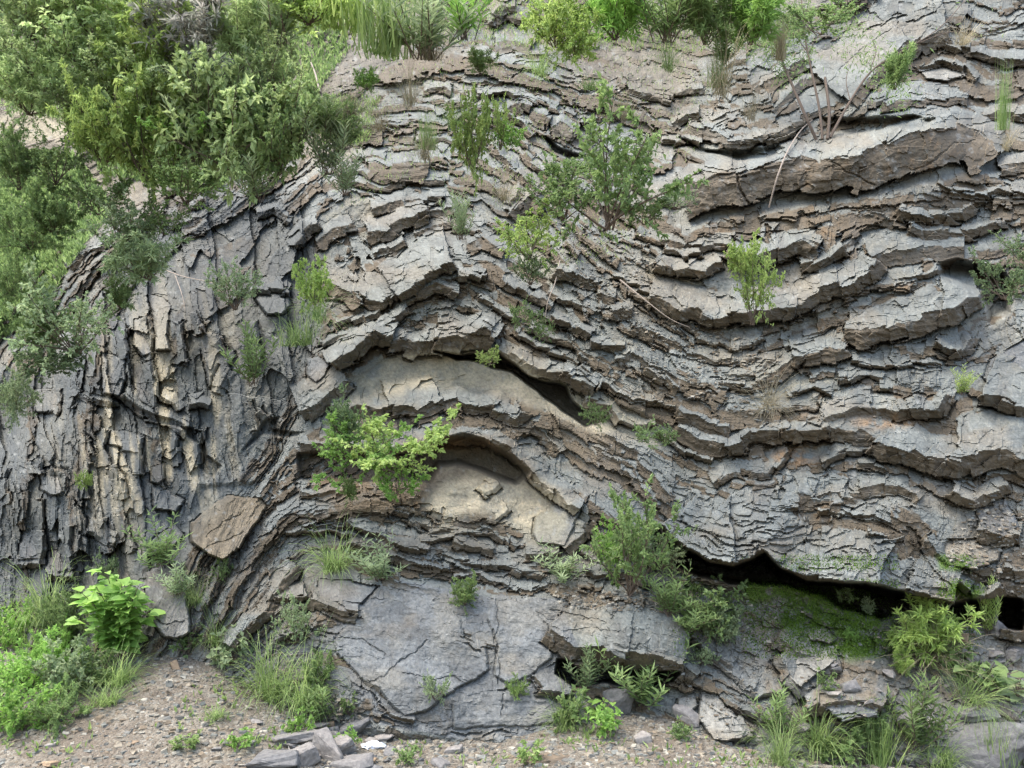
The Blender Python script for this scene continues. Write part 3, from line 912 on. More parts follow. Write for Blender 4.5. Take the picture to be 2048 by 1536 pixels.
def rock_material(name, attr=True, colour=(.2, .2, .2), scale=1.0, var=.3):
    m, t, b = material(name)
    geo = N(t, 'ShaderNodeNewGeometry')
    n1 = N(t, 'ShaderNodeTexNoise', Scale=34.0 * scale, Detail=7.0, Roughness=.68)
    n2 = N(t, 'ShaderNodeTexNoise', Scale=6.0 * scale, Detail=5.0, Roughness=.6)
    vo = N(t, 'ShaderNodeTexVoronoi', Scale=60.0 * scale); vo.feature = 'DISTANCE_TO_EDGE'
    for n in (n1, n2, vo): t.links.new(geo.outputs['Position'], n.inputs['Vector'])
    r = N(t, 'ShaderNodeMapRange'); r.inputs[3].default_value = 1 - var; r.inputs[4].default_value = 1 + var
    r.inputs[1].default_value = .3; r.inputs[2].default_value = .7
    t.links.new(n1.outputs[0], r.inputs[0])
    mul = N(t, 'ShaderNodeVectorMath', operation='MULTIPLY')
    if attr:
        a = N(t, 'ShaderNodeAttribute', attribute_name='stone'); t.links.new(a.outputs[0], mul.inputs[0])
    else:
        mx = N(t, 'ShaderNodeMix', data_type='RGBA')
        mx.inputs[6].default_value = (*[c * .75 for c in colour], 1); mx.inputs[7].default_value = (colour[0] * 1.35, colour[1] * 1.25, colour[2] * 1.15, 1)
        oi = N(t, 'ShaderNodeObjectInfo')
        ad = N(t, 'ShaderNodeMath', operation='ADD'); t.links.new(n2.outputs[0], ad.inputs[0]); t.links.new(oi.outputs['Random'], ad.inputs[1])
        sb = N(t, 'ShaderNodeMath', operation='SUBTRACT'); sb.inputs[1].default_value = .5; t.links.new(ad.outputs[0], sb.inputs[0])
        t.links.new(sb.outputs[0], mx.inputs[0]); t.links.new(mx.outputs[2], mul.inputs[0])
    t.links.new(r.outputs[0], mul.inputs[1]); t.links.new(mul.outputs[0], b.inputs['Base Color'])
    b.inputs['Roughness'].default_value = .82
    b.inputs['Specular IOR Level'].default_value = .35
    bu = N(t, 'ShaderNodeBump', Strength=.5, Distance=.008); t.links.new(n1.outputs[0], bu.inputs['Height'])
    bu2 = N(t, 'ShaderNodeBump', Strength=.08, Distance=.004); t.links.new(vo.outputs[0], bu2.inputs['Height']); t.links.new(bu.outputs[0], bu2.inputs['Normal'])
    t.links.new(bu2.outputs[0], b.inputs['Normal'])
    return m
M_rock = rock_material('rock')

# ------------------------------------------------------------------ the cliff: 300 largest blocks as parts, the rest joined
cliff = bpy.data.objects.new('cliff', None); COL.objects.link(cliff)
tag(cliff, 'folded grey and brown layered rock face rising behind the gravel', kind='structure')
ql = lab[:-1, :-1]
# a piece of rock is a connected patch: label beds by id, keep the ones with most area in view
inview = (X[:-1, :-1] > 0) & (X[:-1, :-1] < 2048) & (Y[:-1, :-1] > 0) & (Y[:-1, :-1] < 1500)
ids, inv = np.unique(ql.ravel(), return_inverse=True)
cnt = np.bincount(inv, weights=inview.ravel().astype(float))
is_piece = ids != 0
order = np.argsort(-cnt)[:298]
rank = np.full(len(ids), -1); rank[order] = np.arange(len(order))
pr = rank[inv]
ny_, nx_ = X.shape
vid = (np.arange(ny_)[:, None] * nx_ + np.arange(nx_)[None, :])
quads = np.stack([vid[:-1, :-1], vid[1:, :-1], vid[1:, 1:], vid[:-1, 1:]], -1).reshape(-1, 4)
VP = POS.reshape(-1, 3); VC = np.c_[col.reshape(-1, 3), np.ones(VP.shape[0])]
sm = H.copy(); sM = H.copy()
for dj in range(-4, 5):
    for di in range(-4, 5):
        if abs(di) + abs(dj) in (4, 5): rH = np.roll(np.roll(H, dj, 0), di, 1); sm = np.minimum(sm, rH); sM = np.maximum(sM, rH)
STEEP = ((sM - sm) > .07).ravel()
def patch(name, q, thick):
    u, iv = np.unique(q.ravel(), return_inverse=True)
    V = VP[u]; Cc = VC[u]; F = iv.reshape(-1, 4)
    if thick:
        n = len(V)
        e = np.vstack([F[:, [0, 1]], F[:, [1, 2]], F[:, [2, 3]], F[:, [3, 0]]])
        key = np.sort(e, 1); kk = key[:, 0].astype(np.int64) * n + key[:, 1]
        _, idx, c = np.unique(kk, return_index=True, return_counts=True)
        be = e[idx[c == 1]]
        be = be[~(STEEP[u[be[:, 0]]] | STEEP[u[be[:, 1]]])]
        bu_, bi_ = np.unique(be.ravel(), return_inverse=True); bi_ = bi_.reshape(-1, 2)
        V = np.vstack([V, V[bu_] - NRM * thick]); Cc = np.vstack([Cc, Cc[bu_]])
        F = np.vstack([F, np.c_[be[:, 1], be[:, 0], n + bi_[:, 0], n + bi_[:, 1]]])
    o = V[:len(u)].mean(0)
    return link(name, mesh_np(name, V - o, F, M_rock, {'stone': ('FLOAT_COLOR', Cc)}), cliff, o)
srt = np.argsort(pr, kind='stable'); prs = pr[srt]
starts = np.searchsorted(prs, np.arange(-1, len(order) + 1))
rest = patch('small_rock_beds', quads[srt[:starts[1]]], 0); tag(rest, kind='stuff')
for r in range(len(order)):
    qs = quads[srt[starts[r + 1]:starts[r + 2]]]
    if len(qs): 
        L_ = ids[order[r]]
        patch('rock_slab' if L_ >= 1000 and L_ < 5000000000 or L_ > 9000000000 else ('boulder' if L_ < 1000 else 'rock_block'), qs, .18)

# ------------------------------------------------------------------ where things stand on the face
def hgrid(px, py):
    i = int(np.clip(np.searchsorted(xs, px), 1, len(xs) - 1)); j = int(np.clip(np.searchsorted(ys, py), 1, len(ys) - 1))
    return float(np.median(H[max(0, j - 3):j + 4, max(0, i - 3):i + 4]))
def on_face(px, py, out=0.0):
    return place(px, py, hgrid(px, py) + out)
def px_to_m(px, p): return px * float((np.asarray(p) - CAM) @ FWD) / FPX

# ------------------------------------------------------------------ ground
contact = np.array([(-400, 1250), (0, 1290), (200, 1300), (350, 1312), (430, 1330), (500, 1370), (600, 1425), (680, 1455), (750, 1475), (1000, 1482), (1100, 1455), (1200, 1440), (1330, 1440),
                    (1440, 1485), (1560, 1520), (1800, 1530), (2048, 1535), (2440, 1540)], float)
cp = place(contact[:, 0], contact[:, 1], np.array([hgrid(a, b) for a, b in contact]))
Y0G = 5.6
def ground_z(x, y):
    x = np.asarray(x, float); y = np.asarray(y, float)
    yc = np.interp(x, cp[:, 0], cp[:, 1]); zc = np.interp(x, cp[:, 0], cp[:, 2])
    t = (y - Y0G) / (yc - Y0G)
    tt = np.clip(t, 0, 1.6)
    z = zc * np.where(tt > 0, tt ** 1.15, 0)
    z = z + (.035 * fbm(x / .9 + 50, y / .9 + 50, 4, 301) + .012 * fbm(x / .12 + 90, y / .12 + 90, 3, 305)) * np.exp(-((x / 9) ** 2))
    return z
def ground_pt(px, py):
    d = np.array([(px - 1024) / FPX, FWD[1] - (py - 768) / FPX * UPV[1], FWD[2] - (py - 768) / FPX * UPV[2]])
    P = CAM + d * np.arange(4, 14, .02)[:, None]
    w_ = np.nonzero(P[:, 2] <= ground_z(P[:, 0], P[:, 1]))[0]
    return P[w_[0]] if len(w_) else CAM + d * 7.5

gxs = np.r_[-120, -80, -50, -30, -20, -14, -10, np.arange(-7.5, 7.5, .035), 10, 14, 20, 30, 50, 80, 120]
gys = np.r_[-120, -80, -40, -20, -10, -4, 0, 2, 3, 4, 4.5, 5, 5.3, np.arange(5.5, 8.8, .03), 9.5, 10.5]
gX, gY = np.meshgrid(gxs, gys)
gZ = ground_z(gX, gY)
gV = np.stack([gX, gY, gZ], -1).reshape(-1, 3)
m_, n_ = gX.shape
gi = np.arange(m_)[:, None] * n_ + np.arange(n_)[None]
gF = np.stack([gi[:-1, :-1], gi[:-1, 1:], gi[1:, 1:], gi[1:, :-1]], -1).reshape(-1, 4)
M_ground, t, b = material('gravelly_earth')
geo = N(t, 'ShaderNodeNewGeometry')
a1 = N(t, 'ShaderNodeTexVoronoi', Scale=45.0); a2 = N(t, 'ShaderNodeTexNoise', Scale=2.2, Detail=6.0, Roughness=.65); a3 = N(t, 'ShaderNodeTexVoronoi', Scale=110.0)
for n in (a1, a2, a3): t.links.new(geo.outputs['Position'], n.inputs['Vector'])
cr = N(t, 'ShaderNodeValToRGB'); t.links.new(a1.outputs['Color'], cr.inputs[0])
for e, (p_, c_) in enumerate([(0, (.078, .066, .048, 1)), (.35, (.135, .117, .088, 1)), (.7, (.18, .163, .127, 1)), (1, (.24, .23, .195, 1))]):
    if e < 2: cr.color_ramp.elements[e].position = p_; cr.color_ramp.elements[e].color = c_
    else: q = cr.color_ramp.elements.new(p_); q.color = c_
mx = N(t, 'ShaderNodeMix', data_type='RGBA'); mr = N(t, 'ShaderNodeMapRange'); mr.inputs[1].default_value = .42; mr.inputs[2].default_value = .6; mr.inputs[4].default_value = .75
t.links.new(a2.outputs[0], mr.inputs[0]); t.links.new(mr.outputs[0], mx.inputs[0]); t.links.new(cr.outputs[0], mx.inputs[6]); mx.inputs[7].default_value = (.095, .076, .055, 1)
t.links.new(mx.outputs[2], b.inputs['Base Color']); b.inputs['Roughness'].default_value = .95
bu = N(t, 'ShaderNodeBump', Strength=.8, Distance=.015); t.links.new(a1.outputs[0], bu.inputs['Height']); bu.invert = True
bu2 = N(t, 'ShaderNodeBump', Strength=.6, Distance=.006); t.links.new(a3.outputs[0], bu2.inputs['Height']); bu2.invert = True
t.links.new(bu.outputs[0], bu2.inputs['Normal']); t.links.new(bu2.outputs[0], b.inputs['Normal'])
g = link('ground', mesh_np('ground', gV, gF, M_ground)); tag(g, kind='structure')

# ------------------------------------------------------------------ stones
import bmesh
def stone_mesh(name, seed, sx, sy, sz, mat, cuts=0, rough=.03, npt=13):
    rs = np.random.RandomState(seed)
    bm = bmesh.new()
    for _ in range(npt):
        v = rs.uniform(-1, 1, 3); v = np.sign(v) * np.abs(v) ** .45
        bm.verts.new((v[0] * sx / 2, v[1] * sy / 2, v[2] * sz / 2))
    r = bmesh.ops.convex_hull(bm, input=bm.verts)
    bmesh.ops.delete(bm, geom=[v for v in bm.verts if not v.link_faces], context='VERTS')
    if cuts:
        bmesh.ops.bevel(bm, geom=bm.edges[:], offset=min(sx, sy, sz) * .06, segments=1, affect='EDGES')
        bmesh.ops.triangulate(bm, faces=bm.faces[:])
        for c in range(cuts):
            bmesh.ops.subdivide_edges(bm, edges=[e for e in bm.edges if e.calc_length() > max(sx, sy) * .09], cuts=1)
            bmesh.ops.triangulate(bm, faces=bm.faces[:])
        bm.normal_update()
        P = np.array([v.co for v in bm.verts]); sc_ = 3.0 / max(sx, sy)
        o = fbm(P[:, 0] * sc_ + P[:, 2] * sc_ * 2 + 30, P[:, 1] * sc_ + P[:, 2] * sc_ + 30, 4, seed % 50 + 500, .6)
        lay = vnoise(P[:, 2] / sz * 7 + 20, P[:, 0] * sc_ * .3 + 20, seed % 40 + 560)
        for v, k, l in zip(bm.verts, o, lay): v.co += v.normal * (k + .6 * l) * rough * max(sx, sy)
    me = bpy.data.meshes.new(name); bm.to_mesh(me); bm.free()
    me.materials.append(mat)
    return me
M_slate = rock_material('loose_slate', False, (.155, .155, .15), 1.0, .4)
M_tanst = rock_material('tan_stone', False, (.20, .155, .105), 1.0, .25)
M_grav = rock_material('gravel_chips', True)
STONES = """
540 1518 118 46 8 slate|broad pale slate slab lying flat at the bottom edge left of the leaning slab
612 1510 64 60 24 slate|dark grey block wedged beside the pale flat slab at the bottom edge
655 1488 44 92 52 slate|tall leaning slate slab standing up in the middle of the stone pile
584 1478 96 30 5 slate|flat grey slab behind the pale slab at the left of the stone pile
628 1455 46 20 4 slate|small flat stone at the back of the stone pile below the long grass tuft
676 1492 62 58 18 slate|dark grey angular stone right of the leaning slab
712 1456 66 40 20 slate|pale slate plate tilted against the foot of the big smooth slab
700 1526 90 34 10 slate|long slate fragment at the bottom edge below the dark angular stone
738 1521 32 22 12 tan|small tan stone just below the white crumpled scrap
770 1478 52 22 8 slate|thin grey slate flake right of the white crumpled scrap
820 1462 46 20 6 slate|low grey stone lying at the foot of the smooth slab
655 1447 30 14 6 tan|little reddish stone above the slate pile
668 1470 30 22 14 slate|small square stone between the leaning slab and the pale plate
905 1500 40 20 8 slate|single grey stone in the gravel at the bottom centre
585 1446 36 18 6 slate|grey stone at the upper left of the slate pile
1056 1488 34 26 10 slate|grey stone in front of the middle of the smooth slabs
1283 1478 40 24 14 slate|pale stone on the gravel right of the leafy clump
1092 1514 110 14 3 tan|long flat orange-brown stone in the gravel at the bottom centre
1375 1424 46 60 12 slate|pale upright stone beside the overhanging slab's right end
1240 1408 62 74 8 slate|dark rounded rock in the shade under the overhanging slab
1983 1490 190 128 12 slate|large tilted grey boulder with brown face in the bottom right corner
1888 1470 86 54 -10 slate|flat pale slab leaning on the left of the large corner boulder
1960 1428 78 30 8 slate|grey slab lying behind the large corner boulder
1700 1372 44 26 8 slate|pale stone lying below the moss patch
1998 1240 70 60 14 slate|angular grey block under the dark overhang at the right edge
1935 1272 34 20 6 tan|small tan stone left of the block under the overhang
1925 1295 30 20 10 slate|small grey stone below the tan stone under the overhang
1990 1325 44 26 6 slate|rounded pale stone beside the broad-leaved plant
2030 1305 44 30 8 slate|pale stone at the right edge above the broad-leaved plant
1660 1462 60 34 6 slate|grey stone half hidden in grass at the lower right
1820 1440 50 30 10 slate|grey stone between the two lower right grass clumps
100 1492 22 14 8 slate|whitish little stone alone on the gravel at the lower left
98 1526 44 16 6 tan|flat orange stone at the bottom left edge
265 1486 22 12 6 tan|tan stone beside a small hole in the gravel
350 1328 18 26 30 tan|upright pinkish stone at the top of the gravel slope
40 1440 26 14 6 slate|small grey stone below the lower left thicket
430 1500 22 12 4 slate|small grey stone in the gravel left of the slate pile
1530 1500 46 26 8 slate|grey stone at the foot of the pale ribbed rock
"""
srs = random.Random(3)
for i, ln in enumerate(STONES.strip().splitlines()):
    a_, lb = ln.split('|'); px, py, wpx, hpx, tl_, mt = a_.split()
    px, py, wpx, hpx, tl_ = float(px), float(py), float(wpx), float(hpx), float(tl_)
    p = ground_pt(px, py + hpx * .35)
    q = on_face(px, py + hpx * .3, .02)
    if np.linalg.norm(q - CAM) < np.linalg.norm(p - CAM) and py < 1450: p = q
    wm = px_to_m(wpx, p); hm = px_to_m(hpx, p)
    big = wpx > 40
    me = stone_mesh('stone', 40 + i, wm * 1.08, wm * .75, max(hm * (.75 if wpx > hpx * 2 else .95), .02), M_slate if mt == 'slate' else M_tanst, (3 if wpx > 120 else 2) if big else 1, .034 if big else .022, 14)
    o = link('stone' if wpx < 120 else 'boulder', me, None, p + np.array([0, wm * .15, hm * .22]))
    o.rotation_euler = (math.radians(srs.uniform(-6, 14)), math.radians(-tl_), math.radians(srs.uniform(-35, 35)))
    tag(o, lb, 'stone' if wpx < 120 else 'boulder', 'loose stones at the foot of the cliff')
for i in range(70):
    if i < 48: px, py = srs.gauss(655, 95), srs.uniform(1440, 1545)
    else: px, py = srs.uniform(1500, 2040), srs.uniform(1290, 1530)
    p = ground_pt(px, py) if i < 48 else None
    if p is None:
        p = on_face(px, py, .01); q = ground_pt(px, py)
        if np.linalg.norm(q - CAM) < np.linalg.norm(p - CAM): p = q
    wm = px_to_m(srs.uniform(16, 44), p)
    o = link('rubble_stone', stone_mesh('rubble_stone', 300 + i % 14, 1, .7, .36, M_slate, 1, .025, 12) if i < 14 else bpy.data.meshes[rub[i % 14]], None, p + np.array([0, 0, wm * .1]))
    if i == 0: rub = []
    if i < 14: rub.append(o.data.name)
    o.scale = (wm, wm, wm); o.rotation_euler = (srs.uniform(-.4, .4), srs.uniform(-.4, .4), srs.uniform(0, 6.28))
    tag(o, 'small angular slate piece in the rubble at the foot of the big smooth slab' if i < 48 else 'small grey rock fragment on the earthy slope under the lower right overhang', 'stone', 'slate rubble below the smooth slab' if i < 48 else 'fragments on the slope under the overhang')
# crumpled white scrap
p = ground_pt(746, 1497)
rs = np.random.RandomState(8)
bm = bmesh.new(); bmesh.ops.create_icosphere(bm, subdivisions=3, radius=1)
for v in bm.verts:
    c = v.co.copy(); k = 1 + .5 * (hsh(int(c.x * 4 + 20), int(c.y * 4 + 20), int(c.z * 4 + 20)) - .5)
    v.co = Vector((c.x * .085 * k, c.y * .05 * k, c.z * .028 * k + .012 * float(fbm(np.array([c.x * 3 + 9]), np.array([c.y * 3 + 9]), 3, 700)[0])))
me = bpy.data.meshes.new('scrap'); bm.to_mesh(me); bm.free()
M_white, t, b = material('white_plastic'); b.inputs['Base Color'].default_value = (.75, .78, .82, 1); b.inputs['Roughness'].default_value = .4
me.materials.append(M_white)
o = link('plastic_scrap', me, None, p + np.array([0, 0, .02])); tag(o, 'crumpled white scrap lying on the slate pile at the bottom', 'litter')

# gravel: thousands of chips on the earth
def scatter_chips(name, n, region, smin, smax, mat, seed, on='ground'):
    rs = np.random.RandomState(seed)
    Vs, Fs, Cs = [], [], []; k = 0
    pal = np.array([[.13, .135, .12], [.175, .16, .125], [.20, .175, .13], [.25, .235, .19], [.15, .12, .082], [.10, .10, .088]])
    box = np.array([[-1, -1, -1], [1, -1, -1], [1, 1, -1], [-1, 1, -1], [-.8, -.8, 1], [.8, -.8, 1], [.8, .8, 1], [-.8, .8, 1]], float)
    bf = np.array([[0, 1, 5, 4], [1, 2, 6, 5], [2, 3, 7, 6], [3, 0, 4, 7], [4, 5, 6, 7]])
    P = region(rs, n)
    for c in P:
        s = smin + (smax - smin) * rs.rand() ** 2.6
        v = box * np.array([s, s * rs.uniform(.5, .9), s * rs.uniform(.18, .5)]) * .5
        v = v * rs.uniform(.6, 1.2, (8, 3))
        an = rs.uniform(0, 6.28); ti = rs.normal(0, .3)
        R = np.array(Matrix.Rotation(an, 3, 'Z') @ Matrix.Rotation(ti, 3, 'X'))
        Vs.append(v @ R.T + c); Fs.append(bf + 8 * k); k += 1
        Cs.append(np.tile(np.r_[pal[rs.randint(6)] * rs.uniform(.7, 1.25), 1], (8, 1)))
    o = link(name, mesh_np(name, np.vstack(Vs), np.vstack(Fs), mat, {'stone': ('FLOAT_COLOR', np.vstack(Cs))})); return o
def reg_ground(rs, n):
    x = rs.uniform(-5.2, 5.2, n); yc = np.interp(x, cp[:, 0], cp[:, 1]); y = 5.9 + (yc + .25 - 5.9) * rs.rand(n)
    return np.c_[x, y, ground_z(x, y)]
tag(scatter_chips('gravel', 15000, reg_ground, .012, .065, M_grav, 5), 'loose tan and grey gravel spread over the bare earth', 'gravel', kind='stuff')
def reg_poly(poly, lift=0.0):
    pp = np.array(poly, float)
    def f(rs, n):
        out = []
        while len(out) < n:
            c = rs.uniform(pp.min(0), pp.max(0), (n, 2)); m = inpoly(pp, c[:, 0], c[:, 1]); out += list(c[m])
        c = np.array(out[:n])
        i = np.clip(np.searchsorted(xs, c[:, 0]), 0, len(xs) - 1); j = np.clip(np.searchsorted(ys, c[:, 1]), 0, len(ys) - 1)
        return place(c[:, 0], c[:, 1], H[j, i] + lift)
    return f
def debris(rs, n):
    fs = [reg_poly([(1340, 1230), (1480, 1190), (2048, 1230), (2048, 1536), (1560, 1536), (1440, 1470), (1300, 1380)]), reg_poly([(450, 1290), (560, 1260), (680, 1380), (760, 1480), (700, 1500), (480, 1380)]),
          reg_poly([(700, 60), (1400, 120), (1350, 330), (900, 330), (660, 260)]), reg_poly([(1080, 440), (1300, 430), (1350, 800), (1200, 700)]), reg_poly([(1330, 640), (1560, 660), (1560, 860), (1380, 800)]),
          reg_poly([(1950, 980), (2048, 980), (2048, 1190), (1880, 1150)]), reg_poly([(1100, 1180), (1400, 1180), (1400, 1230), (1120, 1215)])]
    return np.vstack([f(rs, n // len(fs)) for f in fs])
tag(scatter_chips('scree', 5200, debris, .008, .055, M_grav, 6), 'shale chips and scree caught on the ledges of the cliff', 'scree', kind='stuff')

# ------------------------------------------------------------------ leaf materials
def leaf_material(name, dark, light, trans=.52, rough=.5):
    m, t, b = material(name)
    oi = N(t, 'ShaderNodeObjectInfo'); at = N(t, 'ShaderNodeAttribute', attribute_name='leaf_tone')
    sp_ = N(t, 'ShaderNodeSeparateXYZ'); t.links.new(at.outputs['Vector'], sp_.inputs[0])
    mx = N(t, 'ShaderNodeMix', data_type='RGBA'); mx.inputs[6].default_value = (*dark, 1); mx.inputs[7].default_value = (*light, 1)
    t.links.new(sp_.outputs[0], mx.inputs[0])
    hs = N(t, 'ShaderNodeHueSaturation'); t.links.new(mx.outputs[2], hs.inputs['Color'])
    mr = N(t, 'ShaderNodeMapRange'); mr.inputs[3].default_value = .8; mr.inputs[4].default_value = 1.2; t.links.new(oi.outputs['Random'], mr.inputs[0]); t.links.new(mr.outputs[0], hs.inputs['Value'])
    t.links.new(hs.outputs[0], b.inputs['Base Color']); b.inputs['Roughness'].default_value = rough; b.inputs['Specular IOR Level'].default_value = .35
    tr = N(t, 'ShaderNodeBsdfTranslucent'); t.links.new(hs.outputs[0], tr.inputs[0])
    ms = N(t, 'ShaderNodeMixShader'); ms.inputs[0].default_value = trans
    t.links.new(b.outputs[0], ms.inputs[1]); t.links.new(tr.outputs[0], ms.inputs[2]); t.links.new(ms.outputs[0], t.nodes['Material Output'].inputs[0])
    return m
LM = dict(mid=leaf_material('leaf_green', (0.117, 0.188, 0.063), (0.296, 0.403, 0.153)),
          yel=leaf_material('leaf_yellow_green', (0.23, 0.34, 0.09), (0.50, 0.61, 0.20)),
          drk=leaf_material('leaf_dark_green', (0.10, 0.155, 0.075), (0.25, 0.33, 0.15)),
          pal=leaf_material('leaf_grey_green', (0.19, 0.27, 0.13), (0.42, 0.50, 0.28)),
          brt=leaf_material('leaf_bright_green', (0.156, 0.296, 0.063), (0.374, 0.578, 0.144)),
          str=leaf_material('dry_grass', (.20, .17, .10), (.42, .37, .24)),
          hzy=leaf_material('leaf_hazy_sunlit', (0.27, 0.37, 0.15), (0.53, 0.64, 0.30)),  # leaf green lightened to carry haze and sunlight on the upper left thicket
          gra=leaf_material('grass_green', (0.140, 0.228, 0.063), (0.374, 0.484, 0.180)),
          plu=leaf_material('plume_white_green', (0.250, 0.296, 0.216), (0.700, 0.650, 0.600)))
M_bark, t, b = material('bark'); b.inputs['Base Color'].default_value = (.10, .075, .055, 1); b.inputs['Roughness'].default_value = .9
nz = N(t, 'ShaderNodeTexNoise', Scale=60.0); bu = N(t, 'ShaderNodeBump', Strength=.4, Distance=.003); t.links.new(nz.outputs[0], bu.inputs['Height']); t.links.new(bu.outputs[0], b.inputs['Normal'])
M_dead, t, b = material('dead_wood'); b.inputs['Base Color'].default_value = (.25, .21, .17, 1); b.inputs['Roughness'].default_value = .9

# ------------------------------------------------------------------ plant meshes (unit height, base at the origin)
def nrm(v): return v / (np.linalg.norm(v, axis=-1, keepdims=True) + 1e-9)
class Geo:
    def __init__(s): s.V = []; s.F = []; s.C = []; s.n = 0
    def add(s, V, F, c=.5):
        V = np.asarray(V, float); s.V.append(V); s.F.append(np.asarray(F) + s.n); s.n += len(V)
        s.C.append(np.full((len(V), 3), c) if np.isscalar(c) else c)
    def tube(s, P, r0, r1, k=4):
        P = np.asarray(P, float); n = len(P)
        d = nrm(np.gradient(P, axis=0)); a = nrm(np.cross(d, [.3, .9, .2])); b2 = np.cross(d, a)
        R = np.linspace(r0, r1, n)[:, None]
        V = np.concatenate([P + (a * math.cos(q) + b2 * math.sin(q)) * R for q in np.arange(k) * 2 * math.pi / k], 0)
        F = []
        for j in range(k):
            j2 = (j + 1) % k
            for i in range(n - 1): F.append([j * n + i, j * n + i + 1, j2 * n + i + 1, j2 * n + i])
        s.add(V, F, .4)
    def mesh(s, name, mat):
        return mesh_np(name, np.vstack(s.V), np.vstack(s.F), mat, {'leaf_tone': ('FLOAT_VECTOR', np.vstack(s.C))})
def curve(p, d, L, up, n, rs, wob=.12):
    P = [np.array(p, float)]; d = nrm(np.array(d, float))
    for i in range(n):
        d = nrm(d + np.array([0, 0, up]) / n + rs.normal(0, wob, 3)); P.append(P[-1] + d * L / n)
    return np.array(P)
def leaves(G, P, D, ln, wd, rs, tone=None, fold=.25, upb=.5):
    """batch of folded kite leaves at P pointing along D"""
    n = len(P); D = nrm(D)
    up = nrm(np.c_[rs.normal(0, .6, (n, 2)), upb + rs.rand(n)])
    sd = nrm(np.cross(D, up)); up = np.cross(sd, D)
    L = (ln * (.6 + .7 * rs.rand(n)))[:, None]; W = (wd * (.7 + .5 * rs.rand(n)))[:, None]
    a = P; t_ = P + D * L - up * L * .12; l = P + D * L * .45 + sd * W / 2 + up * W * fold; r = P + D * L * .45 - sd * W / 2 + up * W * fold
    V = np.stack([a, l, t_, r], 1).reshape(-1, 3)
    i = np.arange(n)[:, None] * 4
    F = np.concatenate([i + [0, 2, 1], i + [0, 3, 2]], 0)
    if tone is None: tone = rs.rand(n)
    c = np.repeat(tone, 4)[:, None] * np.ones((1, 3))
    G.add(V, F, c)
def bush_meshes(name, seed, nst=7, spread=.9, twigs=8, per=14, ln=.05, wd=.03, h=1.0, bare=.25, up=.7, stemr=.012, upb=1.3, twl=.3):
    rs = np.random.RandomState(seed); St = Geo(); Lf = Geo()
    for k in range(nst):
        az = 6.28 * (k + rs.rand()) / nst; s_ = spread * rs.uniform(.25, 1)
        L = h * rs.uniform(.65, 1.0) * (1 - .15 * s_)
        c = curve([rs.normal(0, .02), rs.normal(0, .02), 0], [math.cos(az) * s_, math.sin(az) * s_, 1], L, up, 7, rs, .10)
        St.tube(c, stemr, stemr * .3)
        for j in range(twigs):
            u = bare + (1 - bare) * (j + rs.rand()) / twigs
            x = u * 7; i = min(int(x), 6); p = c[i] + (c[i + 1] - c[i]) * (x - i)
            d = nrm(c[i + 1] - c[i]) * .5 + rs.normal(0, .6, 3); tw = twl * (1.15 - .6 * u) * rs.uniform(.6, 1.2)
            q = curve(p, d, tw, .3, 3, rs, .15)
            St.tube(q, stemr * .35, stemr * .12, 3)
            m = max(3, int(per * rs.uniform(.6, 1.3)))
            w_ = rs.rand(m) ** .7 * 3; ii = np.minimum(w_.astype(int), 2)
            PP = q[ii] + (q[ii + 1] - q[ii]) * (w_ - ii)[:, None]
            DD = nrm(q[-1] - q[0]) * .6 + rs.normal(0, .6, (m, 3))
            leaves(Lf, PP, DD, ln, wd, rs, np.clip(rs.rand() * .5 + rs.rand(m) * .4 + .25 * (p[2] - .4), 0, 1), upb=upb)
    return St.mesh(name + '_stems', M_bark), Lf.mesh(name + '_leaves', LM['mid'])
def grass_mesh(name, seed, n=150, mode='arch', wd=.014, hgt=1.0, sprd=.16):
    rs = np.random.RandomState(seed); G = Geo(); K = 6
    az = rs.uniform(0, 6.28, n); tilt = {'arch': 1.15, 'up': .35, 'hang': 1.0, 'low': 1.0}[mode] * rs.uniform(.2, 1.1, n)
    base = np.c_[rs.normal(0, sprd, n), rs.normal(0, sprd * .6, n), np.zeros(n)]
    D = np.c_[np.cos(az) * tilt, np.sin(az) * tilt, np.ones(n)]; D = nrm(D)
    L = hgt * rs.uniform(.45, 1.15, n) * {'hang': 1.5, 'arch': 1.25, 'up': 1.05, 'low': 1.0}[mode]
    g_ = {'arch': .52, 'up': .10, 'hang': .55, 'low': .42}[mode] * rs.uniform(.5, 1.3, n)
    P = base.copy(); rows = []; side = nrm(np.cross(D, np.c_[np.zeros(n), np.zeros(n), np.ones(n)]) + 1e-3)
    for k in range(K + 1):
        w_ = wd * (1 - (k / K) ** 1.6) * .5 + .0006
        rows.append((P - side * w_, P + side * w_))
        D = nrm(D - np.array([0, 0, 1.0]) * (g_ * (k + 1) / K * 1.1)[:, None]); P = P + D * (L / K)[:, None]
    V = np.stack([np.stack(r, 1) for r in rows], 1)   # n,K+1,2,3
    V = V.reshape(-1, 3); i = (np.arange(n) * (K + 1) * 2)[:, None]
    F = np.concatenate([i + [2 * k, 2 * k + 1, 2 * k + 3, 2 * k + 2] for k in range(K)], 0)
    G.add(V, F, np.repeat(rs.rand(n), (K + 1) * 2)[:, None] * np.ones((1, 3)))
    return G.mesh(name, LM['gra'])
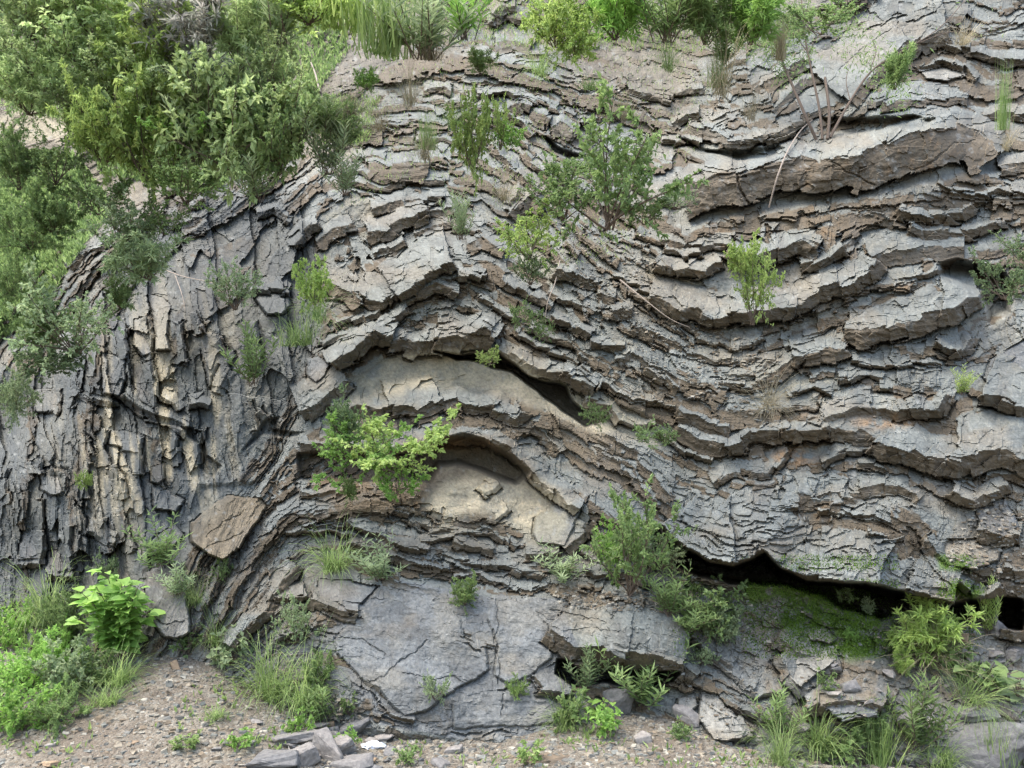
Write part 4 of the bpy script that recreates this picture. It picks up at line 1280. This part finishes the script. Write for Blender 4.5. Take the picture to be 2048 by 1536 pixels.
def herb_meshes(name, seed, nst=14, ln=.17, wd=.035, nl=26, spread=.9):
    """upright stems dressed with narrow leaves all the way up"""
    rs = np.random.RandomState(seed); St = Geo(); Lf = Geo()
    for k in range(nst):
        az = rs.uniform(0, 6.28); s_ = spread * rs.uniform(.1, 1)
        c = curve([rs.normal(0, .05), rs.normal(0, .05), 0], [math.cos(az) * s_, math.sin(az) * s_, 1], rs.uniform(.55, 1.0), .25, 6, rs, .07)
        St.tube(c, .008, .003, 3)
        u = np.linspace(.15, 1, nl) * 5.99; ii = u.astype(int); PP = c[ii] + (c[ii + 1] - c[ii]) * (u - ii)[:, None]
        ph = np.arange(nl) * 2.4 + rs.rand() * 6
        DD = np.c_[np.cos(ph), np.sin(ph), .55 + .5 * u / 6]
        leaves(Lf, PP, DD, ln, wd, rs, np.clip(.2 + .5 * u / 6 + rs.normal(0, .15, nl), 0, 1), fold=.15)
    return St.mesh(name + '_stems', M_bark), Lf.mesh(name + '_leaves', LM['mid'])
V_ = {}
for i in range(3):
    V_['leafy%d' % i] = bush_meshes('leafy', 100 + i, 11, [2.0, 1.5, 2.4][i], 11, 19, up=[.25, .45, .1][i], ln=.070, wd=.046, stemr=.009, twl=.34, bare=.12)
    V_['airy%d' % i] = bush_meshes('airy', 110 + i, 10, [1.5, 1.0, 1.9][i], 11, 20, up=[.4, .6, .2][i], ln=.048, wd=.034, bare=.28, stemr=.009, twl=.28)
    V_['fine%d' % i] = bush_meshes('fine', 120 + i, 11, [2.2, 1.4, 2.0][i], 12, 38, up=[.15, .5, .25][i], ln=.062, wd=.022, stemr=.007, twl=.36, bare=.10)
    V_['narrow%d' % i] = bush_meshes('narrow', 130 + i, 10, 1.1, 11, 26, .11, .022, stemr=.008, bare=.15, twl=.26)
    V_['herb%d' % i] = herb_meshes('herb', 140 + i)
    V_['weed%d' % i] = bush_meshes('weed', 150 + i, 10, 1.5, 4, 7, .16, .10, stemr=.010, bare=.3, up=.3, twl=.22)
    V_['arch%d' % i] = (None, grass_mesh('arch', 160 + i, 170, 'arch'))
    V_['up%d' % i] = (None, grass_mesh('up', 170 + i, 130, 'up'))
    V_['hang%d' % i] = (None, grass_mesh('hang', 180 + i, 130, 'hang', .010))
    V_['low%d' % i] = (None, grass_mesh('low', 190 + i, 130, 'low', .016))
# kind material base-x base-y height width lean(deg, towards the viewer) | label   (photo pixels)
PLANTS = """
leafy hzy 60 80 160 240 10|hazy green shrub in the extreme top left corner
fine hzy 180 70 150 220 10|soft green shrub at the top edge right of the corner shrub
leafy yel 300 60 120 200 10|yellow green shrub cut off by the top edge at the left
fine hzy 60 150 150 210 15|feathery shrub at the left edge under the corner shrub
leafy hzy 180 150 150 230 15|broad green shrub on the bank behind the yellow green ones
leafy yel 290 160 160 200 15|bright yellow green shrub left of the white plumed shrub
narrow plu 385 150 170 230 20|shrub with whitish plume-like leaves near the top left
narrow hzy 480 130 150 170 15|grey green shrub right of the white plumed shrub
fine hzy 60 230 150 230 15|soft rounded shrub at the left edge above the tan soil patch
fine hzy 170 225 120 190 15|darker low shrub directly above the tan soil patch
leafy hzy 300 240 120 200 20|shaded shrub in the middle of the upper left thicket
airy pal 420 225 150 190 20|pale sparse shrub below the white plumed shrub
herb pal 560 90 150 190 10|tall leafy weeds on the crest above the striped grey rock at the top left
leafy yel 620 50 100 240 10|low yellow green growth along the crest left of centre
fine yel 210 330 220 210 30|light green bush with long sprays reaching left over the tan soil patch
leafy yel 290 350 230 220 25|full yellow green bush in the middle left above the bedrock
fine yel 350 330 180 180 25|green bush squeezed between the yellow green and dark bushes
leafy hzy 470 345 240 280 25|big dark leafed bush hanging over the edge of the upright beds
leafy hzy 430 300 230 240 20|tall green bush behind the big dark leafed bush
leafy mid 560 350 190 180 30|dark bush at the right end of the upper left thicket
airy hzy 590 290 180 190 20|loose green bush right of the tall green bush
fine mid 660 260 90 160 15|low green cover right of the upper left thicket
airy hzy 540 200 130 160 15|greyish bush beside the striped grey rock
herb pal 390 330 130 120 35|pale weed spilling down in front of the dark bush
airy mid 370 410 120 190 25|small green bush growing from the top of the upright beds
herb pal 515 405 100 110 35|silvery narrow leafed plant hanging over the upright beds
herb pal 655 350 120 120 30|silvery narrow leafed plant left of the stepped small ledges
herb pal 690 390 80 90 30|smaller silvery plant just below its larger neighbour
fine mid 40 380 130 160 20|olive bush at the left edge below the tan soil patch
airy mid 110 370 120 150 20|thin brownish green bush right of the olive bush
fine mid 60 500 160 180 25|rounded green bush on the left edge halfway up
fine mid 110 470 90 140 25|dark low bush right of the rounded green bush
airy mid 200 430 110 150 25|twiggy bush where the soil meets the upright beds
fine mid 20 590 90 110 25|small green clump on the left edge below the rounded bush
airy pal 250 500 110 150 35|grey green trailing bush on the upright beds
narrow pal 300 560 110 150 40|pale spray of narrow leaves leaning over the dark blocks
airy pal 150 710 190 200 30|dense grey green bush on the shoulder of the upright beds
fine mid 80 700 110 150 30|bright soft bush left of the dense grey green bush
leafy drk 110 740 80 170 25|low dark growth beneath the two shoulder bushes
fine pal 30 820 110 110 25|faint pale clump at the left edge beside the upright beds
airy pal 470 620 100 120 30|sparse leafy sprig in the middle of the upright beds
herb mid 505 770 110 110 35|narrow leafed plant growing out of the upright beds near the fold
leafy yel 630 610 110 100 30|small bright shrub clinging left of the main arch crest
low gra 595 690 90 140 25|green grass tuft left of the arch below the small bright shrub
hang gra 640 640 70 90 25|drooping grass beside the small bright shrub
fine yel 170 970 40 40 30|tiny bright sprout on the dark upright beds
fine mid 700 1000 60 50 40|small green sprig under the leafy shrub on the arch
airy yel 790 940 150 230 30|bright airy shrub growing out over the arched recess
airy brt 725 930 120 180 45|dense left half of the shrub that hides the arched recess
leafy drk 690 880 100 90 30|dark leafed shrub at the left of the bright airy shrub
airy brt 800 980 90 90 60|lowest drooping spray of the shrub in front of the arched recess
airy mid 1215 460 280 270 20|large open shrub with many thin stems in the upper centre
airy mid 1130 440 120 180 35|low left branches beside the large open shrub
airy mid 1290 450 90 110 25|small twiggy bush right of the large open shrub's stems
leafy yel 945 340 180 120 20|tall yellow green shrub in the upper centre left of the leaning slabs
airy yel 1000 300 100 70 20|thin sprig right of the tall yellow green shrub
leafy brt 1020 290 50 70 30|little bright clump on the leaning slabs
airy yel 1060 520 120 150 30|yellow green sprawling bush below the leaning slabs
herb pal 920 480 90 70 25|thin weed under the tall yellow green shrub
hang str 850 320 70 80 25|hanging pale grass left of the tall yellow green shrub
up gra 855 300 60 60 20|upright green grass over the hanging pale grass
airy drk 1060 570 70 90 35|dark sprig on the ledges right of the arch crest
airy mid 1045 650 60 60 30|small plant growing from a joint above the dark arch gap
airy mid 1085 680 60 50 30|small mossy sprig right of the plant above the dark arch gap
airy yel 1505 650 170 110 20|slender yellow leafed sapling on the long curved bed
leafy yel 1485 540 80 90 20|leafy head beside the slender yellow leafed sapling
leafy yel 1110 95 140 180 25|vivid yellow green bush hanging from the top edge in the centre
leafy yel 1150 120 100 130 40|lower lobe of the vivid bush over the brown ledges
narrow brt 1230 80 130 180 20|narrow leafed bush right of the vivid bush at the top
herb mid 1330 85 140 200 25|tall weeds along the top edge right of the vivid bush
narrow mid 1410 90 140 170 25|dark green weeds above the pale hanging tuft
narrow brt 1500 90 130 170 30|fine leafed bush behind the thin stemmed tree
up gra 770 110 150 230 20|long grass and weeds over the crest left of centre
herb pal 850 120 160 230 25|pale green weeds leaning out over the crest
up yel 700 60 120 220 10|yellow grass at the top edge left of centre
herb brt 930 80 140 150 20|green weeds beside the pale rock step at the top
arch gra 800 90 110 150 30|arching green grass among the crest weeds
arch str 860 120 70 120 40|dry brown grass hanging under the crest weeds
leafy brt 735 180 50 70 30|small clump of glossy leaves on the upper ledge left of centre
hang str 820 210 70 80 30|straw coloured grass below the glossy clump
hang str 700 230 60 80 30|wispy dry grass left of the straw coloured tuft
low gra 660 240 60 130 20|short green turf on the ledge left of the wispy dry grass
hang str 1440 190 120 100 25|large pale hanging tuft left of the thin stemmed tree
up gra 1435 175 60 60 20|green top of the large pale hanging tuft
hang gra 1335 140 70 80 30|green and straw tuft on the brown bank in the top centre
hang str 1500 240 60 50 30|small dry tuft under the stacked grey slabs
hang str 1250 240 60 60 30|dry tuft on the ledge above the large open shrub
low gra 1180 180 40 80 25|thin grass on the ledges under the vivid bush
hang str 1925 90 50 70 20|small tuft on the smooth grey rock at the top right
up gra 2005 260 110 40 15|tall thin grass stalks near the right edge
hang str 2010 300 60 40 20|dry roots hanging under the tall thin stalks
narrow mid 1790 180 80 80 35|tuft of narrow leaves on the sloping slab below the thin branches
airy drk 2010 600 120 130 25|dark bush at the right edge beside the recess
airy drk 2040 520 70 90 25|small dark bush at the right edge over the larger one
herb yel 1925 790 50 50 30|small plant in a crack right of the thick grey bed
hang str 1535 810 50 90 40|wiry dry tuft in the hollow of the downfold
airy mid 1290 880 40 70 40|small ferny plant left of the downfold core
airy mid 1330 890 40 60 40|pale ferny plant right of its twin beside the downfold core
airy mid 1190 850 60 60 30|little green plant in the dark arch gap's lower end
airy yel 980 730 40 60 20|tiny sprouts hanging in the dark arch gap
airy mid 1260 1190 230 200 25|tall leafy sapling below the right limb of the arch
leafy brt 1230 1120 110 100 30|fresh green head at the left of the tall leafy sapling
airy pal 1320 1140 110 110 30|right hand branches beside the tall leafy sapling
herb pal 1130 1160 60 100 30|grey green plant left of the tall leafy sapling
arch gra 670 1140 90 140 30|green grass tuft on the ledge above the big smooth slab
herb pal 760 1160 80 110 35|silvery narrow leafed plant right of the ledge grass
fine gra 930 1210 60 90 30|small green clump at the top of the big smooth slab
leafy mid 1400 1240 110 180 30|low leafy mat beside the dark hollow
leafy pal 1440 1270 80 120 35|pale leafy clump below the low leafy mat
herb mid 1380 1260 80 100 35|greyish sprigs left of the pale leafy clump
narrow yel 1850 1310 130 170 30|yellow green bushy plant with a skirt of dry stems under the overhang
hang str 1850 1320 110 130 30|brown dry stems hanging below the yellow green bushy plant
narrow yel 1800 1350 60 60 30|small yellow green plant at the left foot of the bushy plant
herb yel 1975 1270 100 50 15|single tall green stalk under the overhang at the right
weed mid 1915 1350 70 110 30|dark rosette right of the bushy plant's dry stems
airy pal 1735 1225 30 40 30|pale star shaped leaf plant in the dark hollow
airy mid 1690 1200 30 40 30|tiny fern left of the star shaped plant
leafy brt 1700 1280 30 40 30|tiny leafy sprout on the moss patch
herb mid 330 1130 80 120 35|bright narrow leafed plant above the tall rounded boulder
herb pal 355 1190 60 80 35|thin weed hanging over the tall rounded boulder
hang gra 390 1210 90 60 20|grass trailing right of the tall rounded boulder
airy mid 450 1160 50 50 30|small sprig at the foot of the rust coloured boulder
airy drk 215 1160 70 60 25|small dark shrub at the foot of the upright beds
arch gra 100 1240 130 180 25|fine drooping grass at the foot of the upright beds
fine mid 130 1290 110 140 20|soft fern-like mass below the fine drooping grass
leafy brt 20 1290 120 120 15|bright green bush on the left edge near the ground
fine brt 60 1380 130 200 15|green thicket in the lower left
leafy pal 130 1390 110 160 15|pale flowered bush in the lower left thicket
leafy brt 30 1460 120 160 10|leafy bush in the bottom left corner
fine mid 110 1450 100 150 10|soft green bush along the edge of the gravel
leafy mid 185 1370 80 130 15|green bush behind the short grass by the gravel
arch gra 240 1370 80 140 10|green grass tuft beneath the big leafed shrub
low gra 210 1410 60 130 10|short bright grass spilling on the gravel
weed mid 380 1310 50 90 10|dark low weed at the top of the gravel slope
weed pal 460 1330 70 110 15|pale broad leafed weed under the slanting rock bed
airy pal 590 1290 120 90 20|thin climbing weed in front of the slanting slab
arch gra 540 1400 140 190 20|long arching grass tuft at the foot of the slanting slab
arch gra 610 1410 130 170 20|second long arching tuft right against the first
leafy mid 640 1370 80 90 15|leafy plant behind the second long arching tuft
herb mid 640 1450 90 120 10|leafy weeds between the long grass and the slate pile
weed brt 600 1470 50 80 5|small light green weed in the slate pile
weed mid 700 1430 50 60 10|low weed at the left foot of the big smooth slab
weed brt 700 1500 50 60 5|tiny weed growing beside the dark angular stone
weed brt 480 1500 40 80 5|scattered small weed on the gravel left of the slate pile
weed gra 370 1500 30 80 5|thin weed patch alone on the gravel
low gra 430 1440 40 80 5|few grass blades on the gravel below the long tufts
airy pal 870 1400 70 60 20|pale small sprig on the big smooth slab
fine gra 1035 1390 50 50 20|yellow green cushion plant on the lower smooth slab
weed mid 1150 1450 80 110 15|leafy clump at the foot of the overhanging slab
arch gra 1130 1460 90 110 15|grass blades in the leafy clump under the overhanging slab
weed brt 1210 1470 60 100 15|broad leafed weed right of the leafy clump
herb mid 1285 1410 120 150 25|dark green narrow leafed plant in front of the overhanging slab
herb drk 1170 1380 80 90 25|shaded narrow leafed plant beneath the left of the overhanging slab
weed gra 1060 1530 50 80 5|small weed at the bottom edge in the centre
weed mid 820 1530 40 70 5|small weed at the bottom edge right of the slate pile
arch gra 1630 1500 125 180 20|tall arching grass below the dark rounded rock
arch gra 1560 1530 110 150 15|shorter arching grass at its left on the bottom edge
weed mid 1690 1530 70 130 10|broad leafed weeds between the bottom right grasses
herb mid 1830 1500 130 150 15|feathery green plant left of the corner boulder
up gra 1760 1530 85 130 15|upright grass in front of the feathery green plant
arch gra 1880 1536 80 130 10|grass at the very foot of the corner boulder
weed mid 1650 1380 40 60 20|small sprig on the pale rock under the moss
airy pal 1400 1330 50 60 25|faint grey sprig on the ribbed rock right of the overhanging slab
hang gra 1940 1400 70 110 20|grass blades behind the corner boulder
hang str 760 260 60 70 30|dry tuft at the foot of the small overhanging blocks left of centre
herb mid 690 300 60 90 30|green sprigs beside the dark square blocks on the upper ledge
hang gra 905 250 50 60 30|wisp of grass right of the tall yellow green shrub's foot ledge
hang str 1010 400 50 60 35|straw wisp between the leaning slabs and the block below them
airy pal 1350 420 60 90 30|pale low sprig under the left end of the thick brown bed
up str 1560 120 70 60 20|dry stalks behind the thin stemmed tree
airy mid 1640 70 90 150 25|loose leafy branches above the sloping pale slab at the top
narrow gra 960 150 50 70 30|small green tuft below the pale rock step at the top
hang gra 1080 150 60 90 30|grass hanging over the brown ledges below the vivid bush
herb mid 1450 130 60 90 25|green weeds just left of the leaning tree stems
airy mid 330 470 80 110 30|small leafy twig on the blocks below the thicket
fine mid 240 620 70 90 30|little soft bush at the top right of the shoulder bushes
arch gra 430 1290 70 90 25|grass tuft behind the weed at the top of the gravel slope
herb mid 1340 1230 90 110 25|leafy stems right of the tall leafy sapling's foot
leafy mid 1360 1480 40 60 10|small leafy plant on the gravel by the pale upright stone
herb mid 1560 1480 90 110 20|green herb between the pale ribbed rock and the tall arching grass
narrow mid 1730 1500 80 100 15|narrow leafed herb among the bottom right grasses
up gra 1990 1536 90 110 10|grass blades in front of the large corner boulder
fine brt 110 1330 90 130 20|bright soft bush left of the big leafed shrub
leafy hzy 120 60 130 190 15|pale green shrub between the two top left corner shrubs
airy hzy 230 200 130 180 20|pale feathery shrub above the light green bush with long sprays
airy brt 390 300 120 170 30|bright twiggy sprays in the middle of the upper left thicket
"""
KIND = dict(leafy=('shrub', 'shrub', 'leafy shrubs on the cliff'), airy=('shrub', 'shrub', 'open twiggy shrubs on the ledges'), fine=('shrub', 'shrub', 'fine leaved shrubs'),
            narrow=('willow_shrub', 'shrub', 'narrow leaved shrubs'), herb=('herb', 'plant', 'narrow leaved herbs'), weed=('weed', 'plant', 'broad leaved weeds'),
            arch=('grass_tuft', 'grass tuft', 'grass tufts'), up=('grass_tuft', 'grass tuft', 'grass tufts'), hang=('grass_tuft', 'grass tuft', 'grass tufts'), low=('grass_tuft', 'grass tuft', 'grass tufts'))
prs_ = random.Random(11)
def part(name, me, parent, mat=None):
    o = link(name, me, parent)
    if mat is not None:
        o.material_slots[0].link = 'OBJECT'; o.material_slots[0].material = mat
    return o
def stand(px, py):
    g_ = ground_pt(px, py); f_ = on_face(px, py, .0)
    return g_ if (np.linalg.norm(g_ - CAM) < np.linalg.norm(f_ - CAM)) else f_
for i, ln in enumerate(PLANTS.strip().splitlines()):
    a_, lb = ln.split('|'); kd, mt, px, py, h, w_, lean = a_.split()
    px, py, h, w_, lean = float(px), float(py), float(h), float(w_), float(lean)
    base = stand(px, min(py, 1640))
    st, lf = V_[kd + str(i % 3)]
    hm = px_to_m(h, base) * 1.2; wm = px_to_m(w_, base) * 1.15
    nat = dict(leafy=1.5, airy=1.2, fine=1.5, narrow=1.2, herb=1.1, weed=1.5, arch=1.9, up=1.1, hang=1.5, low=1.7)[kd]
    nam, cat, grp = KIND[kd]
    vs = .85 if kd in ('arch', 'low') else 1.0
    if kd == 'arch': hm *= 1.15
    if kd == 'hang': hm *= 1.0; lean += 25
    root = bpy.data.objects.new(nam, None); COL.objects.link(root); root.location = base
    root.rotation_euler = (Matrix.Rotation(math.radians(lean), 3, 'X') @ Matrix.Rotation(prs_.uniform(0, 6.28), 3, 'Z')).to_euler()
    sxy = wm / nat
    root.scale = (sxy, sxy, hm * vs)
    tag(root, lb, cat, grp)
    if st: part('stems', st, root)
    part('leaves' if kd in ('leafy', 'airy', 'fine', 'narrow', 'herb', 'weed') else 'blades', lf, root, LM[mt])

# ---- the big leafed shrub in the lower left: every leaf a part
def big_leaf_mesh(name, L=1.0, W=.62, mat=None, tone=.45):
    us = np.array([0, .15, .35, .6, .82, 1.0]); ws = np.array([.02, .75, 1.0, .82, .42, .02]) * W / 2
    V = []; 
    for u, w2 in zip(us, ws):
        z = -.22 * u * u; V += [[-w2, u * L, z + w2 * .35], [0, u * L, z], [w2, u * L, z + w2 * .35]]
    F = []
    for k in range(len(us) - 1):
        for s_ in (0, 1): F.append([3 * k + s_, 3 * k + s_ + 1, 3 * k + s_ + 4, 3 * k + s_ + 3])
    V = np.array(V); c = tone + .25 * np.sin(V[:, 1:2] * 20) * .3
    me = mesh_np(name, V, F, mat, {'leaf_tone': ('FLOAT_VECTOR', np.repeat(c, 3, 1))})
    me.polygons.foreach_set('use_smooth', np.ones(len(F), bool)); return me
def leafed(name, lb, cat, px, py, hpx, wpx, nst, per, lpx, mat, seed, flat=.3, fronds=0):
    rs = np.random.RandomState(seed); base = stand(px, py)
    hm = px_to_m(hpx, base); wm = px_to_m(wpx, base); lm = px_to_m(lpx, base)
    root = bpy.data.objects.new(name, None); COL.objects.link(root); root.location = base; tag(root, lb, cat)
    St = Geo(); mes = [big_leaf_mesh('leaf', 1, w_, mat, t_) for w_, t_ in ((.66, .45), (.56, .15), (.74, .7), (.6, .95))]
    for k in range(nst):
        x = (k + .5) / nst * 2 - 1
        top_ = np.array([x * wm / 2 * rs.uniform(.6, 1.05), -.12 * hm - rs.rand() * .3 * hm, hm * rs.uniform(.6, 1) * (1 - .35 * abs(x))])
        c = np.array([(1 - u) ** 2 * 0 + u * (top_ * np.array([u, u ** .8 if u else 0, 1])) for u in np.linspace(0, 1, 7)])
        St.tube(c, .008, .003, 4)
        for j in range(per):
            u = .25 + .75 * (j + rs.rand() * .6) / per
            q = u * 6; ii = min(int(q), 5); p_ = c[ii] + (c[ii + 1] - c[ii]) * (q - ii)
            az = j * 2.4 + rs.rand() * 1.2 + k
            d = Vector((math.cos(az), math.sin(az) * .8 - .35, flat * rs.uniform(-.6, 1.2))).normalized()
            o = link('leaf', mes[rs.randint(4)], root); o.location = p_ + np.array(d) * lm * .25
            s_ = lm * rs.uniform(.45, 1.15); o.scale = (s_, s_, s_)
            up = Vector((rs.normal(0, .35), -.55 + rs.normal(0, .3), 1)).normalized()
            xx = d.cross(up).normalized(); zz = xx.cross(d)
            o.rotation_euler = Matrix((xx, d, zz)).transposed().to_euler()
    link('stems', St.mesh('stems', M_bark), root)
    return root
leafed('broadleaf_shrub', 'bright green shrub with large oval leaves beside the top of the gravel slope', 'shrub', 240, 1325, 205, 185, 17, 30, 34, LM['brt'], 5)
leafed('broadleaf_plant', 'plant with broad round leaves near the right edge under the overhang', 'plant', 1975, 1380, 70, 130, 6, 5, 36, LM['mid'], 6, .15)
leafed('broadleaf_plant', 'pale broad leaved plant at the right edge behind the corner boulder', 'plant', 2035, 1400, 50, 70, 4, 4, 40, LM['pal'], 7, .1)
leafed('broadleaf_plant', 'small plant with a few big light leaves right of the overhanging slab', 'plant', 1200, 1440, 60, 90, 4, 4, 26, LM['brt'], 8, .15)
leafed('broadleaf_plant', 'small round leafed plant at the right of the top of the gravel slope', 'plant', 445, 1335, 50, 80, 4, 4, 20, LM['pal'], 9, .15)

# ---- the thin stemmed tree at the upper right
def stick(G, P, r0, r1, k=6): G.tube(resample3(P), r0, r1, k)
def resample3(P):
    P = np.array(P, float); n = len(P); u = np.linspace(0, n - 1, (n - 1) * 4 + 1); Q = np.stack([np.interp(u, range(n), P[:, i]) for i in range(3)], 1)
    for _ in range(3): Q[1:-1] = (Q[:-2] + 2 * Q[1:-1] + Q[2:]) / 4
    return Q
b0 = on_face(1635, 280, .05)
def off(px, py, out): return place(px, py, hgrid(1635, 280) + .05 + out) - b0
TREE = [('trunk', [(1633, 280, 0), (1610, 230, .18), (1580, 160, .3), (1555, 100, .4), (1548, 70, .45)], .020, .010),
        ('branch', [(1548, 75, .45), (1520, 55, .5), (1470, 45, .5), (1430, 42, .5), (1400, 10, .5)], .009, .004),
        ('branch', [(1550, 90, .42), (1530, 40, .5), (1500, 0, .55)], .008, .004),
        ('trunk', [(1645, 278, 0), (1640, 220, .12), (1625, 150, .22), (1612, 90, .3), (1605, 30, .35), (1600, -40, .4)], .016, .008),
        ('trunk', [(1655, 278, 0), (1660, 230, .1), (1655, 190, .18), (1650, 155, .2)], .019, .016),
        ('trunk', [(1660, 275, 0), (1695, 210, .15), (1740, 140, .28), (1790, 110, .35), (1880, 60, .4), (1930, 0, .4)], .017, .004),
        ('branch', [(1740, 140, .28), (1755, 100, .35), (1745, 80, .38)], .006, .003),
        ('branch', [(1700, 200, .17), (1690, 160, .2), (1700, 130, .22)], .006, .003),
        ('branch', [(1840, 85, .38), (1900, 60, .4), (1960, 70, .38), (2000, 50, .36)], .006, .003),
        ('branch', [(1612, 100, .3), (1590, 70, .35), (1560, 40, .4)], .006, .003),
        ('branch', [(1480, 46, .5), (1500, 90, .5), (1570, 100, .45)], .005, .003)]
tree = bpy.data.objects.new('tree', None); COL.objects.link(tree); tree.location = b0
tag(tree, 'slender many stemmed tree with thin bare stems on top of the thick brown bed', 'tree')
LfG = Geo(); rs = np.random.RandomState(77)
for nm, pl, r0, r1 in TREE:
    G = Geo(); P = np.array([off(*q) for q in pl]); stick(G, P, r0, r1); part(nm, G.mesh(nm, M_bark), tree)
    Q = resample3(P)
    if pl[-1][1] < 120:
        m = 330 if pl[-1][0] < 1700 else 60
        if pl[-1][0] > 1850: m = 12
        ii = rs.randint(len(Q) // 2, len(Q), m); PP = Q[ii] + rs.normal(0, .085, (m, 3)); leaves(LfG, PP, rs.normal(0, 1, (m, 3)) + [0, 0, -.3], .075, .014, rs)
for cx, cy, n in [(1770, 150, 160), (1700, 60, 160), (1480, 40, 420), (1530, 20, 380), (1600, 30, 250), (1800, 190, 110), (1720, 120, 90)]:
    c = off(cx, cy, .35); PP = c + rs.normal(0, .11, (n, 3)); leaves(LfG, PP, rs.normal(0, 1, (n, 3)) + [0, 0, -.3], .075, .014, rs)
part('leaves', LfG.mesh('leaves', LM['mid']), tree)

def twig(name, lb, pl, r0, r1, mat=M_dead, cat='branch', grp=None):
    b_ = on_face(pl[0][0], pl[0][1], .02); G = Geo()
    P = np.array([on_face(q[0], q[1], q[2]) for q in pl]) - b_
    stick(G, P, r0, r1, 5); o = link(name, G.mesh(name, mat), None, b_); tag(o, lb, cat, grp)
twig('dead_stick', 'long pale dead stick leaning on the thick brown bed', [(1538, 415, .06), (1555, 350, .10), (1575, 300, .12), (1602, 258, .10), (1625, 240, .05)], .010, .006)
twig('dead_stick', 'dead twig arching over the upright beds', [(330, 540, .1), (370, 555, .25), (430, 565, .2), (470, 590, .1)], .006, .003)
twig('dead_stick', 'dead twig hanging down the upright beds', [(350, 550, .15), (365, 590, .2), (370, 620, .12)], .005, .003)
twig('dead_stick', 'weathered log lying along the soil ledge at the upper left', [(30, 300, .06), (80, 285, .08), (150, 272, .06)], .018, .012)
twig('dead_stick', 'dark root leaning across the tan soil patch at the upper left', [(5, 282, .05), (25, 255, .08), (40, 235, .08), (55, 215, .05)], .02, .012, M_bark)
twig('dead_stick', 'thin branch under the grass at the top centre', [(880, 80, .1), (910, 66, .2), (945, 62, .15)], .006, .003)
twig('dead_stick', 'bare twig standing under the overhang at the right', [(1958, 1260, .02), (1956, 1225, .1), (1962, 1196, .15)], .006, .003)
twig('root', 'root hanging over the beds below the yellow green sprawling bush', [(1120, 520, .05), (1110, 570, .12), (1095, 600, .1), (1090, 640, .08)], .006, .003)
twig('root', 'long root lying across the ledges right of the arch', [(1240, 560, .06), (1290, 600, .1), (1340, 640, .1), (1380, 655, .06)], .008, .004)
twig('dead_stick', 'stubby dead branch poking up by the striped grey rock', [(640, 185, .03), (632, 150, .1), (622, 125, .12)], .018, .010)

# ---- ground cover: grass and leaves nobody could count
def cover(name, lb, regions, n, size, mat, seed, kind='grass', leafwd=.3):
    rs = np.random.RandomState(seed); G = Geo()
    for rg, fr_ in regions:
        m = int(n * fr_); P = rg(rs, m)
        D = nrm(np.c_[rs.normal(0, .5, m), -.45 + rs.normal(0, .4, m), .8 + .4 * rs.rand(m)])
        leaves(G, P, D, size, size * leafwd, rs, fold=.1)
    o = link(name, G.mesh(name, mat)); tag(o, lb, 'grass' if kind == 'grass' else kind, kind='stuff')
bank = [(-100, -40), (620, -40), (700, 100), (640, 180), (600, 320), (400, 390), (200, 350), (170, 260), (0, 200), (-100, 220)]
cover('undergrowth', 'low green undergrowth covering the upper left bank', [(reg_poly(bank), .75), (reg_poly([(-60, 300), (150, 310), (230, 420), (150, 520), (60, 660), (-60, 700)]), .25)], 34000, .085, LM['mid'], 31, 'undergrowth', .4)
cover('bank_grass', 'mixed grass along the crest and the left margin', [(reg_poly([(640, -30), (1500, -30), (1480, 110), (1050, 100), (900, 90), (700, 60)]), .5), (reg_poly([(-20, 330), (140, 330), (120, 520), (40, 640), (-20, 640)]), .25), (reg_poly([(640, 190), (760, 200), (740, 290), (640, 300)]), .12), (reg_poly([(0, 1200), (200, 1200), (240, 1400), (0, 1500)]), .13)], 9000, .08, LM['gra'], 32, 'grass', .14)
cover('ledge_grass', 'thin dry and green grass sprinkled on the upper ledges', [(reg_poly([(660, 130), (1460, 110), (1380, 330), (1000, 420), (860, 360), (680, 420), (620, 300)]), .7), (reg_poly([(1080, 420), (1320, 430), (1250, 520), (1040, 560)]), .1), (reg_poly([(1330, 1180), (1500, 1190), (1480, 1260), (1350, 1250)]), .08), (reg_poly([(1550, 1400), (2048, 1380), (2048, 1536), (1560, 1536)]), .12)], 3800, .055, LM['gra'], 35, 'grass', .12)
cover('moss', 'vivid green moss on the damp rock under the overhang', [(lambda rs, n: (lambda c: place(c[:, 0], c[:, 1], c[:, 2]))((lambda jj, ii: np.c_[X[jj, ii], Y[jj, ii], H[jj, ii]])(*[a[rs.randint(0, len(np.nonzero(H_moss > .4)[0]), n)] for a in np.nonzero(H_moss > .4)])), 1)], 16000, .019, leaf_material('moss', (.08, .15, .016), (.17, .29, .04)), 33, 'moss', .5)
def low_ground(rs, n):
    c = []
    for (cx, cy, r, k) in [(560, 1480, 60, 40), (650, 1440, 70, 60), (1180, 1480, 60, 50), (1700, 1510, 150, 120), (1480, 1530, 50, 30), (80, 1500, 100, 40), (400, 1440, 60, 25), (830, 1500, 80, 25), (1350, 1520, 90, 30), (1000, 1530, 60, 20), (460, 1390, 60, 30)]:
        for _ in range(int(k * n / 470) + 1): c.append(ground_pt(rs.normal(cx, r * .6), min(1560, rs.normal(cy, r * .25))))
    c = np.array(c); return c[rs.randint(0, len(c), n)]
cover('ground_weeds', 'sparse weeds and grass blades dotted over the gravel', [(low_ground, 1)], 900, .06, LM['gra'], 34, 'grass', .3)
